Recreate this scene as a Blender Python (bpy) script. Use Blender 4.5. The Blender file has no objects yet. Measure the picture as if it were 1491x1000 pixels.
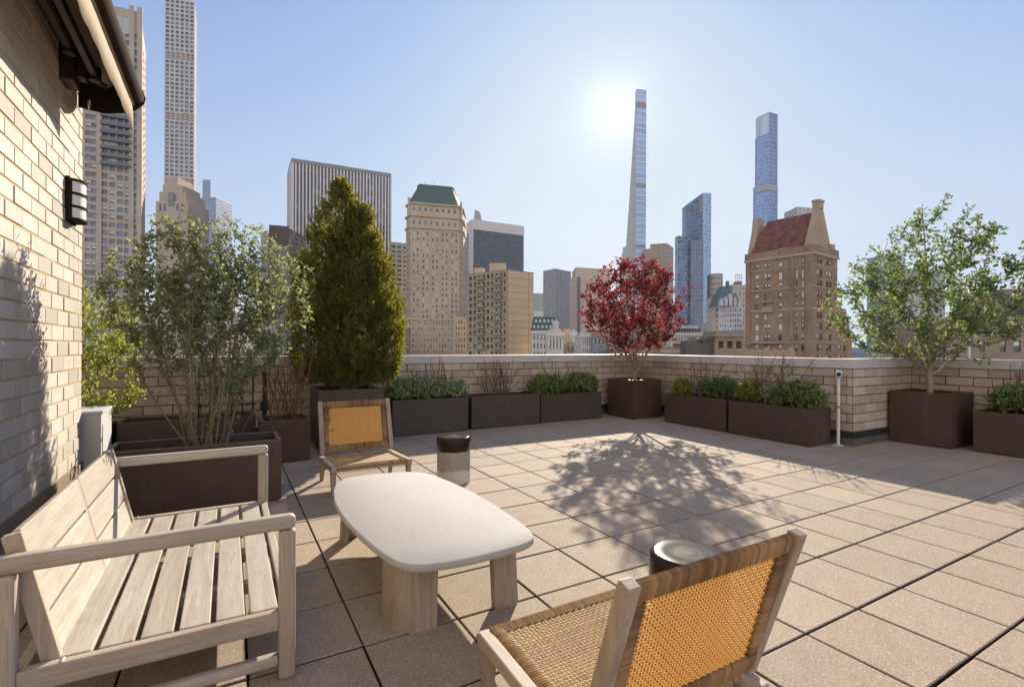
import bpy, math, random
import numpy as np
from mathutils import Vector, Matrix

S = bpy.context.scene
COL = S.collection
R = math.radians
PI = math.pi

# ------------------------------------------------------------------ camera
F_PX, CX, CY, W_PX = 727.25, 745.5, 504.6, 1491.0     # photograph's focal length / principal point
EYE = 1.347
YAW, ROLL = R(60.364), R(0.2327)
cam = bpy.data.cameras.new('camera')
camo = bpy.data.objects.new('camera', cam)
COL.objects.link(camo)
cam.sensor_width = 36.0
cam.lens = 36.0 * F_PX / W_PX
cam.shift_y = (CY - 500.0) / W_PX
cam.clip_start, cam.clip_end = 0.05, 30000
camo.matrix_world = (Matrix.Translation((0, 0, EYE)) @ Matrix.Rotation(YAW - PI / 2, 4, 'Z')
                     @ Matrix.Rotation(PI / 2, 4, 'X') @ Matrix.Rotation(ROLL, 4, 'Z'))
S.camera = camo

# ------------------------------------------------------------------ sun, sky, exposure
SUN_AZ, SUN_EL = YAW - R(11.4), R(24.9)
sun_dir = Vector((math.cos(SUN_AZ) * math.cos(SUN_EL), math.sin(SUN_AZ) * math.cos(SUN_EL), math.sin(SUN_EL)))
sun = bpy.data.lights.new('sun', 'SUN')
sun.energy, sun.angle, sun.color = 4.8, R(0.55), (1.0, 0.89, 0.73)
suno = bpy.data.objects.new('sun', sun)
COL.objects.link(suno)
suno.rotation_euler = (-sun_dir).to_track_quat('-Z', 'Y').to_euler()

world = bpy.data.worlds.new('World')
S.world = world
world.use_nodes = True
wn, wl = world.node_tree.nodes, world.node_tree.links
wn.clear()
sky = wn.new('ShaderNodeTexSky')
sky.sky_type = 'NISHITA'
sky.sun_disc = False
sky.sun_elevation = SUN_EL
sky.sun_rotation = math.atan2(sun_dir.x, sun_dir.y)
sky.altitude, sky.air_density, sky.dust_density, sky.ozone_density = 0, 1.0, 1.0, 1.6
tcw = wn.new('ShaderNodeTexCoord')
lift = wn.new('ShaderNodeVectorMath'); lift.operation = 'ADD'; lift.inputs[1].default_value = (0, 0, 0.07)
wl.new(tcw.outputs['Generated'], lift.inputs[0])
nrmz = wn.new('ShaderNodeVectorMath'); nrmz.operation = 'NORMALIZE'
wl.new(lift.outputs[0], nrmz.inputs[0]); wl.new(nrmz.outputs[0], sky.inputs['Vector'])
# film-like shoulder on the sky's radiance, so that the part round the sun does not burn out
SKY_K, SKY_A, SKY_H = (0.122, 0.192, 0.37), (4.3, 4.75, 5.4), (4.15, 4.6, 5.3)
sepc = wn.new('ShaderNodeSeparateColor'); wl.new(sky.outputs[0], sepc.inputs[0])
comb = wn.new('ShaderNodeCombineColor')
def wmath(op, a, b=0.0):
    m = wn.new('ShaderNodeMath'); m.operation = op
    for sck, v in ((m.inputs[0], a), (m.inputs[1], b)):
        if hasattr(v, 'is_output'): wl.new(v, sck)
        else: sck.default_value = v
    return m.outputs[0]
# bright air close round the sun
dot = wn.new('ShaderNodeVectorMath'); dot.operation = 'DOT_PRODUCT'; dot.inputs[1].default_value = sun_dir
wl.new(tcw.outputs['Generated'], dot.inputs[0])
ang = wmath('ARCCOSINE', wmath('MINIMUM', dot.outputs['Value'], 1.0))
glow = wmath('ADD', wmath('MULTIPLY', wmath('EXPONENT', wmath('MULTIPLY', wmath('POWER', wmath('DIVIDE', ang, 0.030), 1.0), -1.0)), 4.0),
             wmath('MULTIPLY', wmath('EXPONENT', wmath('DIVIDE', ang, -0.13)), 0.55))
sepv = wn.new('ShaderNodeSeparateXYZ'); wl.new(tcw.outputs['Generated'], sepv.inputs[0])
low = wmath('EXPONENT', wmath('DIVIDE', wmath('MAXIMUM', sepv.outputs[2], 0.0), -0.36))      # paler air towards the horizon
# fill light added to the unseen sky behind the viewer, away from the sun
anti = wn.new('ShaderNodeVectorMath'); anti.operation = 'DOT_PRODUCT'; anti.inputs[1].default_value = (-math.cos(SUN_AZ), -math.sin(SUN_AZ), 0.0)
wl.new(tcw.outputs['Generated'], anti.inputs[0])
back_fill = wmath('POWER', wmath('MAXIMUM', anti.outputs['Value'], 0.0), 0.7)
BACK_FILL = (7.0, 6.6, 5.9)
for k in range(3):
    e = wmath('EXPONENT', wmath('MULTIPLY', sepc.outputs[k], -SKY_K[k]))
    base = wmath('MULTIPLY', wmath('SUBTRACT', 1.0, e), SKY_A[k])
    base = wmath('ADD', base, wmath('MULTIPLY', wmath('SUBTRACT', SKY_H[k], base), low))
    wl.new(wmath('ADD', wmath('ADD', base, glow), wmath('MULTIPLY', back_fill, BACK_FILL[k])), comb.inputs[k])
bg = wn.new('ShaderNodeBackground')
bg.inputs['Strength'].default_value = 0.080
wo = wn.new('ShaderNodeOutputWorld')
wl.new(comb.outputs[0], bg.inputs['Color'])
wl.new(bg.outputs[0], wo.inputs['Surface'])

S.view_settings.view_transform = 'Standard'
S.view_settings.look = 'None'
S.view_settings.exposure = 1.0
S.view_settings.gamma = 1
S.cycles.max_bounces = 8
S.cycles.transparent_max_bounces = 8

GZ = -46.0                                          # street level
rng = random.Random(7)
nrg = np.random.default_rng(11)

# ------------------------------------------------------------------ object helpers
def tag(o, label=None, cat=None, group=None, kind=None):
    if label: o['label'] = label
    if cat: o['category'] = cat
    if group: o['group'] = group
    if kind: o['kind'] = kind
    return o

def thing(name, label, cat, loc=(0, 0, 0), rotz=0.0, group=None):
    o = bpy.data.objects.new(name, None)
    COL.objects.link(o)
    o.empty_display_size = 0.2
    o.location = loc if len(loc) == 3 else (loc[0], loc[1], GZ)
    o.rotation_euler = (0, 0, rotz)
    return tag(o, label, cat, group)

class MB:
    """collects shapes, links them as ONE mesh object"""
    def __init__(self):
        self.v, self.f, self.m, self.r, self.uv = [], [], [], [], []
    def face(self, idx, m=0, r=None, uv=None):
        self.f.append(tuple(idx)); self.m.append(m)
        self.r.append(rng.random() if r is None else r)
        self.uv.append(uv)
    def quad(self, a, b, c, d, m=0, r=None, uv=None):
        n = len(self.v); self.v += [tuple(a), tuple(b), tuple(c), tuple(d)]
        self.face((n, n + 1, n + 2, n + 3), m, r, uv)
    def hexa(self, p, m=0, r=None, skip=()):
        """8 points: bottom 4 ccw, top 4 ccw"""
        n = len(self.v); self.v += [tuple(q) for q in p]
        rr = rng.random() if r is None else r
        for k, f in enumerate(((3, 2, 1, 0), (4, 5, 6, 7), (0, 1, 5, 4), (1, 2, 6, 5), (2, 3, 7, 6), (3, 0, 4, 7))):
            if k not in skip: self.face([n + i for i in f], m, rr)
    def box(self, x0, x1, y0, y1, z0, z1, m=0, r=None, skip=()):
        self.hexa([(x0, y0, z0), (x1, y0, z0), (x1, y1, z0), (x0, y1, z0),
                   (x0, y0, z1), (x1, y0, z1), (x1, y1, z1), (x0, y1, z1)], m, r, skip)
    def obox(self, c, ax, ay, az, m=0, r=None):
        """oriented box: centre and three half-axis vectors"""
        c, ax, ay, az = Vector(c), Vector(ax), Vector(ay), Vector(az)
        self.hexa([c - ax - ay - az, c + ax - ay - az, c + ax + ay - az, c - ax + ay - az,
                   c - ax - ay + az, c + ax - ay + az, c + ax + ay + az, c - ax + ay + az], m, r)
    def bar(self, p, q, w, h, up=(0, 0, 1), m=0, r=None, w2=None, h2=None):
        """rectangular bar p->q, width w across, h along up; may taper"""
        p, q, up = Vector(p), Vector(q), Vector(up)
        d = (q - p).normalized(); s = d.cross(up).normalized(); u = s.cross(d).normalized()
        w2 = w if w2 is None else w2; h2 = h if h2 is None else h2
        a, b = s * w / 2, u * h / 2; a2, b2 = s * w2 / 2, u * h2 / 2
        self.hexa([p - a - b, p + a - b, p + a + b, p - a + b, q - a2 - b2, q + a2 - b2, q + a2 + b2, q - a2 + b2], m, r)
    def prism(self, pts, z0, z1, m=0, r=None, cap_m=None, top=True, bottom=True, top_pts=None):
        """footprint ccw (seen from above), side faces carry uv in metres"""
        n = len(self.v); k = len(pts); tp = top_pts or pts
        zz0 = z0 if hasattr(z0, '__len__') else [z0] * k
        zz1 = z1 if hasattr(z1, '__len__') else [z1] * k
        self.v += [(p[0], p[1], z) for p, z in zip(pts, zz0)] + [(p[0], p[1], z) for p, z in zip(tp, zz1)]
        u = 0.0
        for i in range(k):
            j = (i + 1) % k
            l = math.hypot(pts[j][0] - pts[i][0], pts[j][1] - pts[i][1])
            self.face((n + i, n + j, n + k + j, n + k + i), m, r,
                      [(u, zz0[i]), (u + l, zz0[j]), (u + l, zz1[j]), (u, zz1[i])])
            u += l
        cm = m if cap_m is None else cap_m
        if top: self.face([n + k + i for i in range(k)], cm, r)
        if bottom: self.face([n + i for i in reversed(range(k))], cm, r)
    def tube(self, path, rad, n=6, m=0, r=None, caps=True):
        path = [Vector(p) for p in path]; k = len(path); b = len(self.v)
        rr = rng.random() if r is None else r
        t0 = (path[1] - path[0]).normalized()
        ref = Vector((0, 0, 1)) if abs(t0.z) < 0.9 else Vector((1, 0, 0))
        s = t0.cross(ref).normalized()
        for i, p in enumerate(path):
            t = (path[min(i + 1, k - 1)] - path[max(i - 1, 0)]).normalized()
            s = (s - t * s.dot(t)).normalized(); u = t.cross(s)
            ra = rad[i] if hasattr(rad, '__len__') else rad
            for a in range(n):
                an = 2 * PI * a / n
                self.v.append(tuple(p + s * (math.cos(an) * ra) + u * (math.sin(an) * ra)))
        for i in range(k - 1):
            for a in range(n):
                c = (a + 1) % n
                self.face((b + i * n + a, b + i * n + c, b + (i + 1) * n + c, b + (i + 1) * n + a), m, rr)
        if caps:
            self.face([b + a for a in reversed(range(n))], m, rr)
            self.face([b + (k - 1) * n + a for a in range(n)], m, rr)
    def lathe(self, prof, n=48, c=(0, 0), m=0):
        b = len(self.v); k = len(prof)
        for (ra, z) in prof:
            for a in range(n):
                an = 2 * PI * a / n
                self.v.append((c[0] + ra * math.cos(an), c[1] + ra * math.sin(an), z))
        for i in range(k - 1):
            for a in range(n):
                d = (a + 1) % n
                self.face((b + i * n + a, b + i * n + d, b + (i + 1) * n + d, b + (i + 1) * n + a), m, 0.5)
        self.face([b + a for a in reversed(range(n))], m, 0.5)
        self.face([b + (k - 1) * n + a for a in range(n)], m, 0.5)
    def build(self, name, mats, parent=None, smooth=False, bevel=0.0, seg=2, local=False, angle=40):
        me = bpy.data.meshes.new(name)
        off = parent.location if (parent is not None and not local) else Vector((0, 0, 0))
        if parent is not None and parent.parent is not None and not local:
            off = off + parent.parent.location
        me.from_pydata([(v[0] - off.x, v[1] - off.y, v[2] - off.z) for v in self.v], [], self.f)
        if not isinstance(mats, (list, tuple)): mats = [mats]
        for mt in mats: me.materials.append(mt)
        if len(mats) > 1: me.polygons.foreach_set('material_index', self.m)
        at = me.attributes.new('rnd', 'FLOAT', 'FACE'); at.data.foreach_set('value', self.r)
        if any(u is not None for u in self.uv):
            ul = me.uv_layers.new(name='UVMap'); flat = []
            for f, u in zip(self.f, self.uv):
                flat += [c for q in (u or [(0, 0)] * len(f)) for c in q]
            ul.data.foreach_set('uv', flat)
        if smooth:
            me.polygons.foreach_set('use_smooth', [True] * len(self.f))
            try: me.set_sharp_from_angle(angle=R(angle))
            except Exception: pass
        me.update()
        o = bpy.data.objects.new(name, me); COL.objects.link(o)
        if parent is not None: o.parent = parent
        if bevel > 0:
            bm = o.modifiers.new('bevel', 'BEVEL'); bm.width = bevel; bm.segments = seg
            bm.limit_method = 'ANGLE'; bm.angle_limit = R(35); bm.harden_normals = False
        return o

def dup(root, loc, rotz=None, label=None, group=None):
    kids = list(root.children)
    r = root.copy(); COL.objects.link(r); r.location = loc
    if rotz is not None: r.rotation_euler = (0, 0, rotz)
    if label: r['label'] = label
    if group: r['group'] = group
    for ch in kids:
        c = ch.copy(); COL.objects.link(c); c.parent = r
        for g in ch.children:
            d = g.copy(); COL.objects.link(d); d.parent = c
    return r

# ------------------------------------------------------------------ materials
class NT:
    def __init__(self, name):
        self.mat = bpy.data.materials.new(name); self.mat.use_nodes = True
        self.t = self.mat.node_tree; self.n = self.t.nodes; self.l = self.t.links
        self.p = self.n['Principled BSDF']; self.out = self.n['Material Output']
    def new(self, typ, **kw):
        n = self.n.new(typ)
        for k, v in kw.items(): setattr(n, k, v)
        return n
    def link(self, a, b): self.l.new(a, b)
    def val(self, sock, v):
        if hasattr(v, 'is_output'): self.l.new(v, sock)
        else: sock.default_value = v
    def coord(self, kind='Object', scale=(1, 1, 1), rot=(0, 0, 0)):
        tc = self.new('ShaderNodeTexCoord'); mp = self.new('ShaderNodeMapping')
        mp.inputs['Scale'].default_value = scale; mp.inputs['Rotation'].default_value = rot
        self.link(tc.outputs[kind], mp.inputs[0]); return mp.outputs[0]
    def noise(self, co, scale, detail=4, rough=0.55, dist=0.0):
        n = self.new('ShaderNodeTexNoise')
        n.inputs['Scale'].default_value = scale; n.inputs['Detail'].default_value = detail
        n.inputs['Roughness'].default_value = rough; n.inputs['Distortion'].default_value = dist
        self.link(co, n.inputs['Vector']); return n.outputs['Fac']
    def ramp(self, fac, stops):
        r = self.new('ShaderNodeValToRGB'); e = r.color_ramp.elements
        while len(e) > 1: e.remove(e[-1])
        e[0].position = stops[0][0]; e[0].color = (*stops[0][1], 1)
        for p, c in stops[1:]:
            q = e.new(p); q.color = (*c, 1)
        self.link(fac, r.inputs[0]); return r.outputs[0]
    def mix(self, fac, a, b, mode='MIX'):
        m = self.new('ShaderNodeMix', data_type='RGBA', blend_type=mode)
        self.val(m.inputs[0], fac)
        for s, v in ((m.inputs[6], a), (m.inputs[7], b)):
            if hasattr(v, 'is_output'): self.l.new(v, s)
            else: s.default_value = (*v, 1)
        return m.outputs[2]
    def math(self, op, a, b=0.0):
        m = self.new('ShaderNodeMath', operation=op); self.val(m.inputs[0], a); self.val(m.inputs[1], b); return m.outputs[0]
    def rnd(self):
        a = self.new('ShaderNodeAttribute', attribute_name='rnd'); return a.outputs['Fac']
    def bump(self, h, strength=0.3, dist=0.01):
        b = self.new('ShaderNodeBump'); b.inputs['Strength'].default_value = strength; b.inputs['Distance'].default_value = dist
        self.link(h, b.inputs['Height']); self.link(b.outputs[0], self.p.inputs['Normal'])
    def set(self, col=None, rough=None, metal=None, spec=None):
        if col is not None:
            if hasattr(col, 'is_output'): self.l.new(col, self.p.inputs['Base Color'])
            else: self.p.inputs['Base Color'].default_value = (*col, 1)
        if rough is not None: self.val(self.p.inputs['Roughness'], rough)
        if metal is not None: self.p.inputs['Metallic'].default_value = metal
        if spec is not None: self.p.inputs['Specular IOR Level'].default_value = spec

def mul(c, k): return tuple(min(1, x * k) for x in c)

def plain(name, col, rough=0.6, metal=0.0, var=0.12, scale=3.0, bump=0.0, bscale=60, spec=None):
    t = NT(name); co = t.coord()
    c = t.mix(t.noise(co, scale, 5), mul(col, 1 - var), mul(col, 1 + var))
    c = t.mix(t.math('MULTIPLY', t.rnd(), 0.25), c, mul(col, 0.8))
    t.set(c, rough, metal, spec)
    if bump: t.bump(t.noise(co, bscale, 4), bump, 0.004)
    return t.mat

def m_paver():
    t = NT('concrete_paver'); co = t.coord()
    c = t.mix(t.rnd(), (0.272, 0.203, 0.134), (0.365, 0.277, 0.190))
    st = t.noise(co, 1.1, 6, 0.6)
    c = t.mix(t.ramp(st, [(0.42, (0, 0, 0)), (0.70, (.8, .8, .8))]), c, (0.275, 0.215, 0.165))
    st2 = t.noise(co, 7.0, 5, 0.65)
    c = t.mix(t.math('MULTIPLY', t.ramp(st2, [(0.42, (0, 0, 0)), (0.75, (1, 1, 1))]), 0.35), c, (0.47, 0.39, 0.31))
    st3 = t.noise(co, 26.0, 4, 0.7)
    c = t.mix(t.math('MULTIPLY', t.ramp(st3, [(0.40, (0, 0, 0)), (0.68, (1, 1, 1))]), 0.30), c, (0.22, 0.165, 0.12))
    for scl, thr in ((75, 0.60), (150, 0.60), (300, 0.58)):
        sp = t.noise(t.coord('Object', (1, 1, 1), (0, 0, scl)), scl, 1, 0.5)
        c = t.mix(t.ramp(sp, [(thr, (0, 0, 0)), (thr + 0.10, (.48, .48, .48))]), c, (0.60, 0.51, 0.41))
        c = t.mix(t.ramp(sp, [(0.28, (.5, .5, .5)), (0.40, (0, 0, 0))]), c, (0.15, 0.105, 0.075))
    t.set(c, 0.85, spec=0.3)
    t.bump(t.math('ADD', t.noise(co, 230, 3, 0.7), t.math('MULTIPLY', t.noise(co, 30, 3), 0.7)), 0.35, 0.003)
    return t.mat

def m_brick(name, a, b, c3):
    t = NT(name); co = t.coord()
    c = t.ramp(t.rnd(), [(0.0, mul(a, 0.88)), (0.12, a), (0.55, b), (1.0, c3)])
    n = t.noise(co, 9, 6, 0.65)
    c = t.mix(t.math('MULTIPLY', t.ramp(n, [(0.38, (0, 0, 0)), (0.75, (1, 1, 1))]), 0.40), c, mul(a, 0.72))
    big = t.noise(co, 0.9, 5, 0.6)
    c = t.mix(t.math('MULTIPLY', t.ramp(big, [(0.45, (0, 0, 0)), (0.75, (1, 1, 1))]), 0.38), c, mul(a, 0.6))
    run = t.noise(t.coord('Object', (5, 5, 0.5)), 1.0, 6, 0.7)
    c = t.mix(t.math('MULTIPLY', t.ramp(run, [(0.52, (0, 0, 0)), (0.74, (1, 1, 1))]), 0.30), c, mul(a, 0.62))
    t.set(c, 0.8, spec=0.3)
    t.bump(t.math('ADD', t.noise(co, 160, 3), t.noise(co, 22, 3)), 0.35, 0.004)
    return t.mat

def m_wood(name, a, b, dark, axis='x', scale=1.0):
    t = NT(name)
    sc = {'x': (1.2, 22, 22), 'y': (22, 1.2, 22), 'z': (22, 22, 1.2)}[axis]
    co = t.coord('Object', tuple(q * scale for q in sc))
    g = t.noise(co, 1.6, 7, 0.62, 0.6)
    c = t.mix(t.ramp(g, [(0.33, (0, 0, 0)), (0.70, (1, 1, 1))]), a, b)
    fine = t.noise(co, 7, 4, 0.7)
    c = t.mix(t.math('MULTIPLY', t.ramp(fine, [(0.50, (0, 0, 0)), (0.72, (1, 1, 1))]), 0.55), c, dark)
    c = t.mix(t.math('MULTIPLY', t.rnd(), 0.45), c, mul(dark, 1.25))
    blot = t.noise(t.coord('Object'), 3.2, 5, 0.6)
    c = t.mix(t.math('MULTIPLY', t.ramp(blot, [(0.5, (0, 0, 0)), (0.8, (1, 1, 1))]), 0.4), c, mul(a, 0.75))
    t.set(c, 0.62, spec=0.35)
    t.bump(t.math('ADD', g, fine), 0.25, 0.002)
    return t.mat

def m_leaf(name, a, b, trans, tfac=0.35, rough=0.62):
    t = NT(name)
    c = t.mix(t.rnd(), a, b)
    t.set(c, rough, spec=0.2)
    tr = t.new('ShaderNodeBsdfTranslucent')
    tc = t.mix(t.rnd(), mul(trans, 0.75), mul(trans, 1.2)); t.link(tc, tr.inputs['Color'])
    mx = t.new('ShaderNodeMixShader'); mx.inputs[0].default_value = tfac
    t.link(t.p.outputs[0], mx.inputs[1]); t.link(tr.outputs[0], mx.inputs[2]); t.link(mx.outputs[0], t.out.inputs['Surface'])
    return t.mat

def m_strand(name, a, b, trans, tfac=0.25, rough=0.45):
    t = NT(name); co = t.coord()
    c = t.mix(t.rnd(), a, b)
    c = t.mix(t.math('MULTIPLY', t.noise(co, 90, 3), 0.45), c, mul(a, 0.55))
    t.set(c, rough, spec=0.45)
    tr = t.new('ShaderNodeBsdfTranslucent'); tr.inputs['Color'].default_value = (*trans, 1)
    mx = t.new('ShaderNodeMixShader'); mx.inputs[0].default_value = tfac
    t.link(t.p.outputs[0], mx.inputs[1]); t.link(tr.outputs[0], mx.inputs[2]); t.link(mx.outputs[0], t.out.inputs['Surface'])
    return t.mat

def m_marble():
    t = NT('white_marble'); co = t.coord()
    n = t.noise(co, 2.2, 8, 0.62, 1.4)
    vein = t.math('ABSOLUTE', t.math('SUBTRACT', n, 0.5))
    c = t.mix(t.math('MULTIPLY', t.ramp(vein, [(0.0, (1, 1, 1)), (0.025, (0, 0, 0))]), 0.28), (0.42, 0.405, 0.385), (0.30, 0.275, 0.24))
    c = t.mix(t.math('MULTIPLY', t.noise(co, 5, 6), 0.4), c, (0.385, 0.362, 0.332))
    t.set(c, 0.85, spec=0.10)
    t.bump(t.noise(co, 60, 4), 0.08, 0.002)
    return t.mat

def m_ceramic():
    t = NT('glazed_ceramic'); co = t.coord('Object')
    sx = t.new('ShaderNodeSeparateXYZ'); t.link(co, sx.inputs[0])
    streak = t.noise(t.coord('Object', (16, 16, 1.4)), 1.0, 5, 0.6)
    h = t.math('ADD', sx.outputs['Z'], t.math('MULTIPLY', t.math('SUBTRACT', streak, 0.5), 0.10))
    mott = t.noise(t.coord('Object', (30, 30, 6)), 1.0, 5, 0.65)
    body = t.mix(mott, (0.22, 0.175, 0.135), (0.44, 0.38, 0.31))
    base = t.mix(mott, (0.52, 0.46, 0.38), (0.62, 0.56, 0.47))
    c = t.mix(t.ramp(h, [(0.12, (0, 0, 0)), (0.15, (1, 1, 1))]), base, body)
    z = t.math('ADD', sx.outputs['Z'], t.math('MULTIPLY', t.math('SUBTRACT', streak, 0.5), 0.012))
    glz = t.ramp(z, [(0.318, (0, 0, 0)), (0.326, (1, 1, 1))])
    r2 = t.math('SQRT', t.math('ADD', t.math('POWER', sx.outputs['X'], 2.0), t.math('POWER', sx.outputs['Y'], 2.0)))
    rr = t.math('ADD', r2, t.math('MULTIPLY', t.math('SUBTRACT', t.noise(co, 14, 4), 0.5), 0.03))
    spot = t.ramp(rr, [(0.018, (1, 1, 1)), (0.035, (.35, .35, .35)), (0.05, (.75, .75, .75)), (0.075, (0, 0, 0))])
    glaze = t.mix(t.math('MULTIPLY', spot, 0.5), (0.030, 0.019, 0.012), (0.24, 0.19, 0.14))
    c = t.mix(glz, c, glaze)
    rough = t.math('SUBTRACT', 0.5, t.math('MULTIPLY', glz, 0.34))
    t.set(c, rough, spec=0.16)
    t.bump(t.noise(t.coord('Object', (20, 20, 8)), 1.0, 4), 0.06, 0.004)
    return t.mat

def m_glass_tile(name, glass, frame, du, dv, tu, tv, var=0.35, rough=0.12, ou=0.0, ov=0.0, spec=0.6, fr_rough=0.6, metal=0.0, blinds=0.0, blindc=(.5, .48, .44)):
    """facade cladding: a grid of glazed panes in a frame, from the mesh's own uv in metres"""
    t = NT(name)
    uv = t.new('ShaderNodeUVMap', uv_map='UVMap'); sx = t.new('ShaderNodeSeparateXYZ'); t.link(uv.outputs[0], sx.inputs[0])
    u = t.math('DIVIDE', t.math('ADD', sx.outputs['X'], ou), du); v = t.math('DIVIDE', t.math('ADD', sx.outputs['Y'], ov), dv)
    fu, fv = t.math('FRACT', u), t.math('FRACT', v)
    isf = t.math('MAXIMUM', t.math('LESS_THAN', fu, tu), t.math('LESS_THAN', fv, tv))
    cx = t.new('ShaderNodeCombineXYZ'); t.link(t.math('FLOOR', u), cx.inputs[0]); t.link(t.math('FLOOR', v), cx.inputs[1])
    wnz = t.new('ShaderNodeTexWhiteNoise', noise_dimensions='2D'); t.link(cx.outputs[0], wnz.inputs[0])
    g = t.mix(wnz.outputs[0], mul(glass, 1 - var), mul(glass, 1 + var))
    if blinds > 0:
        g = t.mix(t.math('LESS_THAN', t.math('FRACT', t.math('MULTIPLY', wnz.outputs[0], 7.31)), blinds), g, blindc)
    big = t.noise(t.coord('Object'), 0.03, 3)
    fc = t.mix(big, mul(frame, 0.88), mul(frame, 1.1))
    c = t.mix(isf, g, fc)
    t.set(c, t.math('ADD', rough, t.math('MULTIPLY', isf, fr_rough - rough)), metal, spec)
    return t.mat

def m_stain(name, col, dark, scale=0.15, rough=0.85, streak=True, course=0.0):
    """masonry with weathering; optional fine coursing"""
    t = NT(name); co = t.coord()
    c = t.mix(t.ramp(t.noise(co, scale, 7, 0.65), [(0.3, (0, 0, 0)), (0.7, (1, 1, 1))]), mul(col, 0.78), mul(col, 1.13))
    if streak:
        s = t.noise(t.coord('Object', (1.2, 1.2, 0.08)), 1.0, 5, 0.6)
        c = t.mix(t.math('MULTIPLY', t.ramp(s, [(0.45, (0, 0, 0)), (0.75, (1, 1, 1))]), 0.55), c, dark)
    c = t.mix(t.math('MULTIPLY', t.noise(co, 2.2, 3), 0.25), c, dark)
    t.set(c, rough, spec=0.25)
    return t.mat

M = {}
M['paver'] = m_paver()
M['joint'] = plain('joint_bed', (0.045, 0.032, 0.023), 0.95)
M['brick'] = m_brick('cream_brick', (0.42, 0.315, 0.23), (0.53, 0.42, 0.325), (0.60, 0.49, 0.39))
M['mortar'] = plain('brown_mortar', (0.115, 0.072, 0.045), 0.95, bump=0.4)
M['brick2'] = m_brick('pale_cream_brick', (0.45, 0.40, 0.335), (0.54, 0.485, 0.42), (0.58, 0.53, 0.465))
M['mortar2'] = plain('sandy_mortar', (0.42, 0.31, 0.18), 0.95, bump=0.4)
def m_coping():
    t = NT('pale_coping'); co = t.coord(); col = (0.54, 0.475, 0.44)
    c = t.mix(t.noise(co, 2.0, 6, 0.65), mul(col, 0.86), mul(col, 1.1))
    d = t.noise(t.coord('Object', (9, 9, 1.2)), 1.0, 6, 0.7)
    c = t.mix(t.math('MULTIPLY', t.ramp(d, [(0.52, (0, 0, 0)), (0.75, (1, 1, 1))]), 0.5), c, (0.30, 0.255, 0.225))
    t.set(c, 0.6, spec=0.3); t.bump(t.noise(co, 40, 4), 0.12, 0.004)
    return t.mat
M['coping'] = m_coping()
M['membrane'] = plain('black_membrane', (0.02, 0.019, 0.019), 0.7)
M['flash'] = plain('grey_flashing', (0.16, 0.145, 0.135), 0.45, 0.4)
def m_planter(name, col):
    t = NT(name); co = t.coord()
    c = t.mix(t.noise(co, 1.5, 5, 0.6), mul(col, 0.86), mul(col, 1.14))
    drip = t.noise(t.coord('Object', (14, 14, 0.7)), 1.0, 6, 0.65)
    c = t.mix(t.math('MULTIPLY', t.ramp(drip, [(0.52, (0, 0, 0)), (0.72, (1, 1, 1))]), 0.35), c, mul(col, 1.75))
    dust = t.noise(co, 4.5, 7, 0.72)
    c = t.mix(t.math('MULTIPLY', t.ramp(dust, [(0.55, (0, 0, 0)), (0.74, (1, 1, 1))]), 0.30), c, (0.17, 0.135, 0.105))
    scr = t.noise(t.coord('Object', (3, 3, 60), (0.2, 0.1, 0)), 1.0, 3, 0.5)
    c = t.mix(t.math('MULTIPLY', t.ramp(scr, [(0.70, (0, 0, 0)), (0.74, (1, 1, 1))]), 0.35), c, mul(col, 2.2))
    t.set(c, t.math('ADD', 0.42, t.math('MULTIPLY', dust, 0.25)), spec=0.4)
    t.bump(t.noise(co, 2.2, 3), 0.12, 0.01)
    return t.mat
M['planter'] = m_planter('brown_metal', (0.072, 0.041, 0.028))
M['planter_g'] = m_planter('umber_metal', (0.060, 0.043, 0.031))
M['planter_rim'] = plain('worn_rim', (0.11, 0.07, 0.05), 0.5, 0.0, 0.2, 6)
M['soil'] = plain('potting_soil', (0.028, 0.02, 0.014), 0.98, var=0.5, scale=30, bump=0.8, bscale=40)
M['teak_x'] = m_wood('weathered_teak_a', (0.36, 0.29, 0.22), (0.54, 0.47, 0.385), (0.22, 0.165, 0.12), 'x')
M['teak_y'] = m_wood('weathered_teak_b', (0.35, 0.295, 0.235), (0.52, 0.465, 0.40), (0.23, 0.185, 0.14), 'y')
M['teak_z'] = m_wood('weathered_teak_c', (0.36, 0.28, 0.205), (0.52, 0.43, 0.34), (0.22, 0.16, 0.115), 'z')
M['oak_z'] = m_wood('greyed_oak', (0.30, 0.225, 0.16), (0.44, 0.35, 0.265), (0.18, 0.13, 0.09), 'z', 0.9)
M['oak_y'] = m_wood('greyed_oak_rail', (0.36, 0.275, 0.21), (0.55, 0.45, 0.37), (0.24, 0.175, 0.125), 'y', 0.9)
M['cane'] = m_strand('golden_cane', (0.24, 0.125, 0.038), (0.44, 0.26, 0.095), (0.58, 0.30, 0.075), 0.38)
M['wrap'] = m_strand('wrapped_rattan', (0.125, 0.065, 0.027), (0.46, 0.29, 0.14), (0.6, 0.32, 0.1), 0.12, 0.6)
M['seatcane'] = m_strand('pale_rush', (0.34, 0.205, 0.075), (0.60, 0.40, 0.17), (0.7, 0.43, 0.15), 0.15, 0.6)
M['marble'] = m_marble()
M['ceramic'] = m_ceramic()
M['stem'] = plain('brown_stem', (0.20, 0.145, 0.10), 0.9, var=0.3, scale=20)
M['bark'] = plain('grey_bark', (0.155, 0.115, 0.082), 0.9, var=0.35, scale=25, bump=0.5, bscale=60)
M['bark_pale'] = plain('pale_bark', (0.27, 0.205, 0.15), 0.9, var=0.35, scale=25, bump=0.4, bscale=50)
M['twig'] = plain('dry_twig', (0.13, 0.07, 0.045), 0.9, var=0.3, scale=20)
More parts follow.
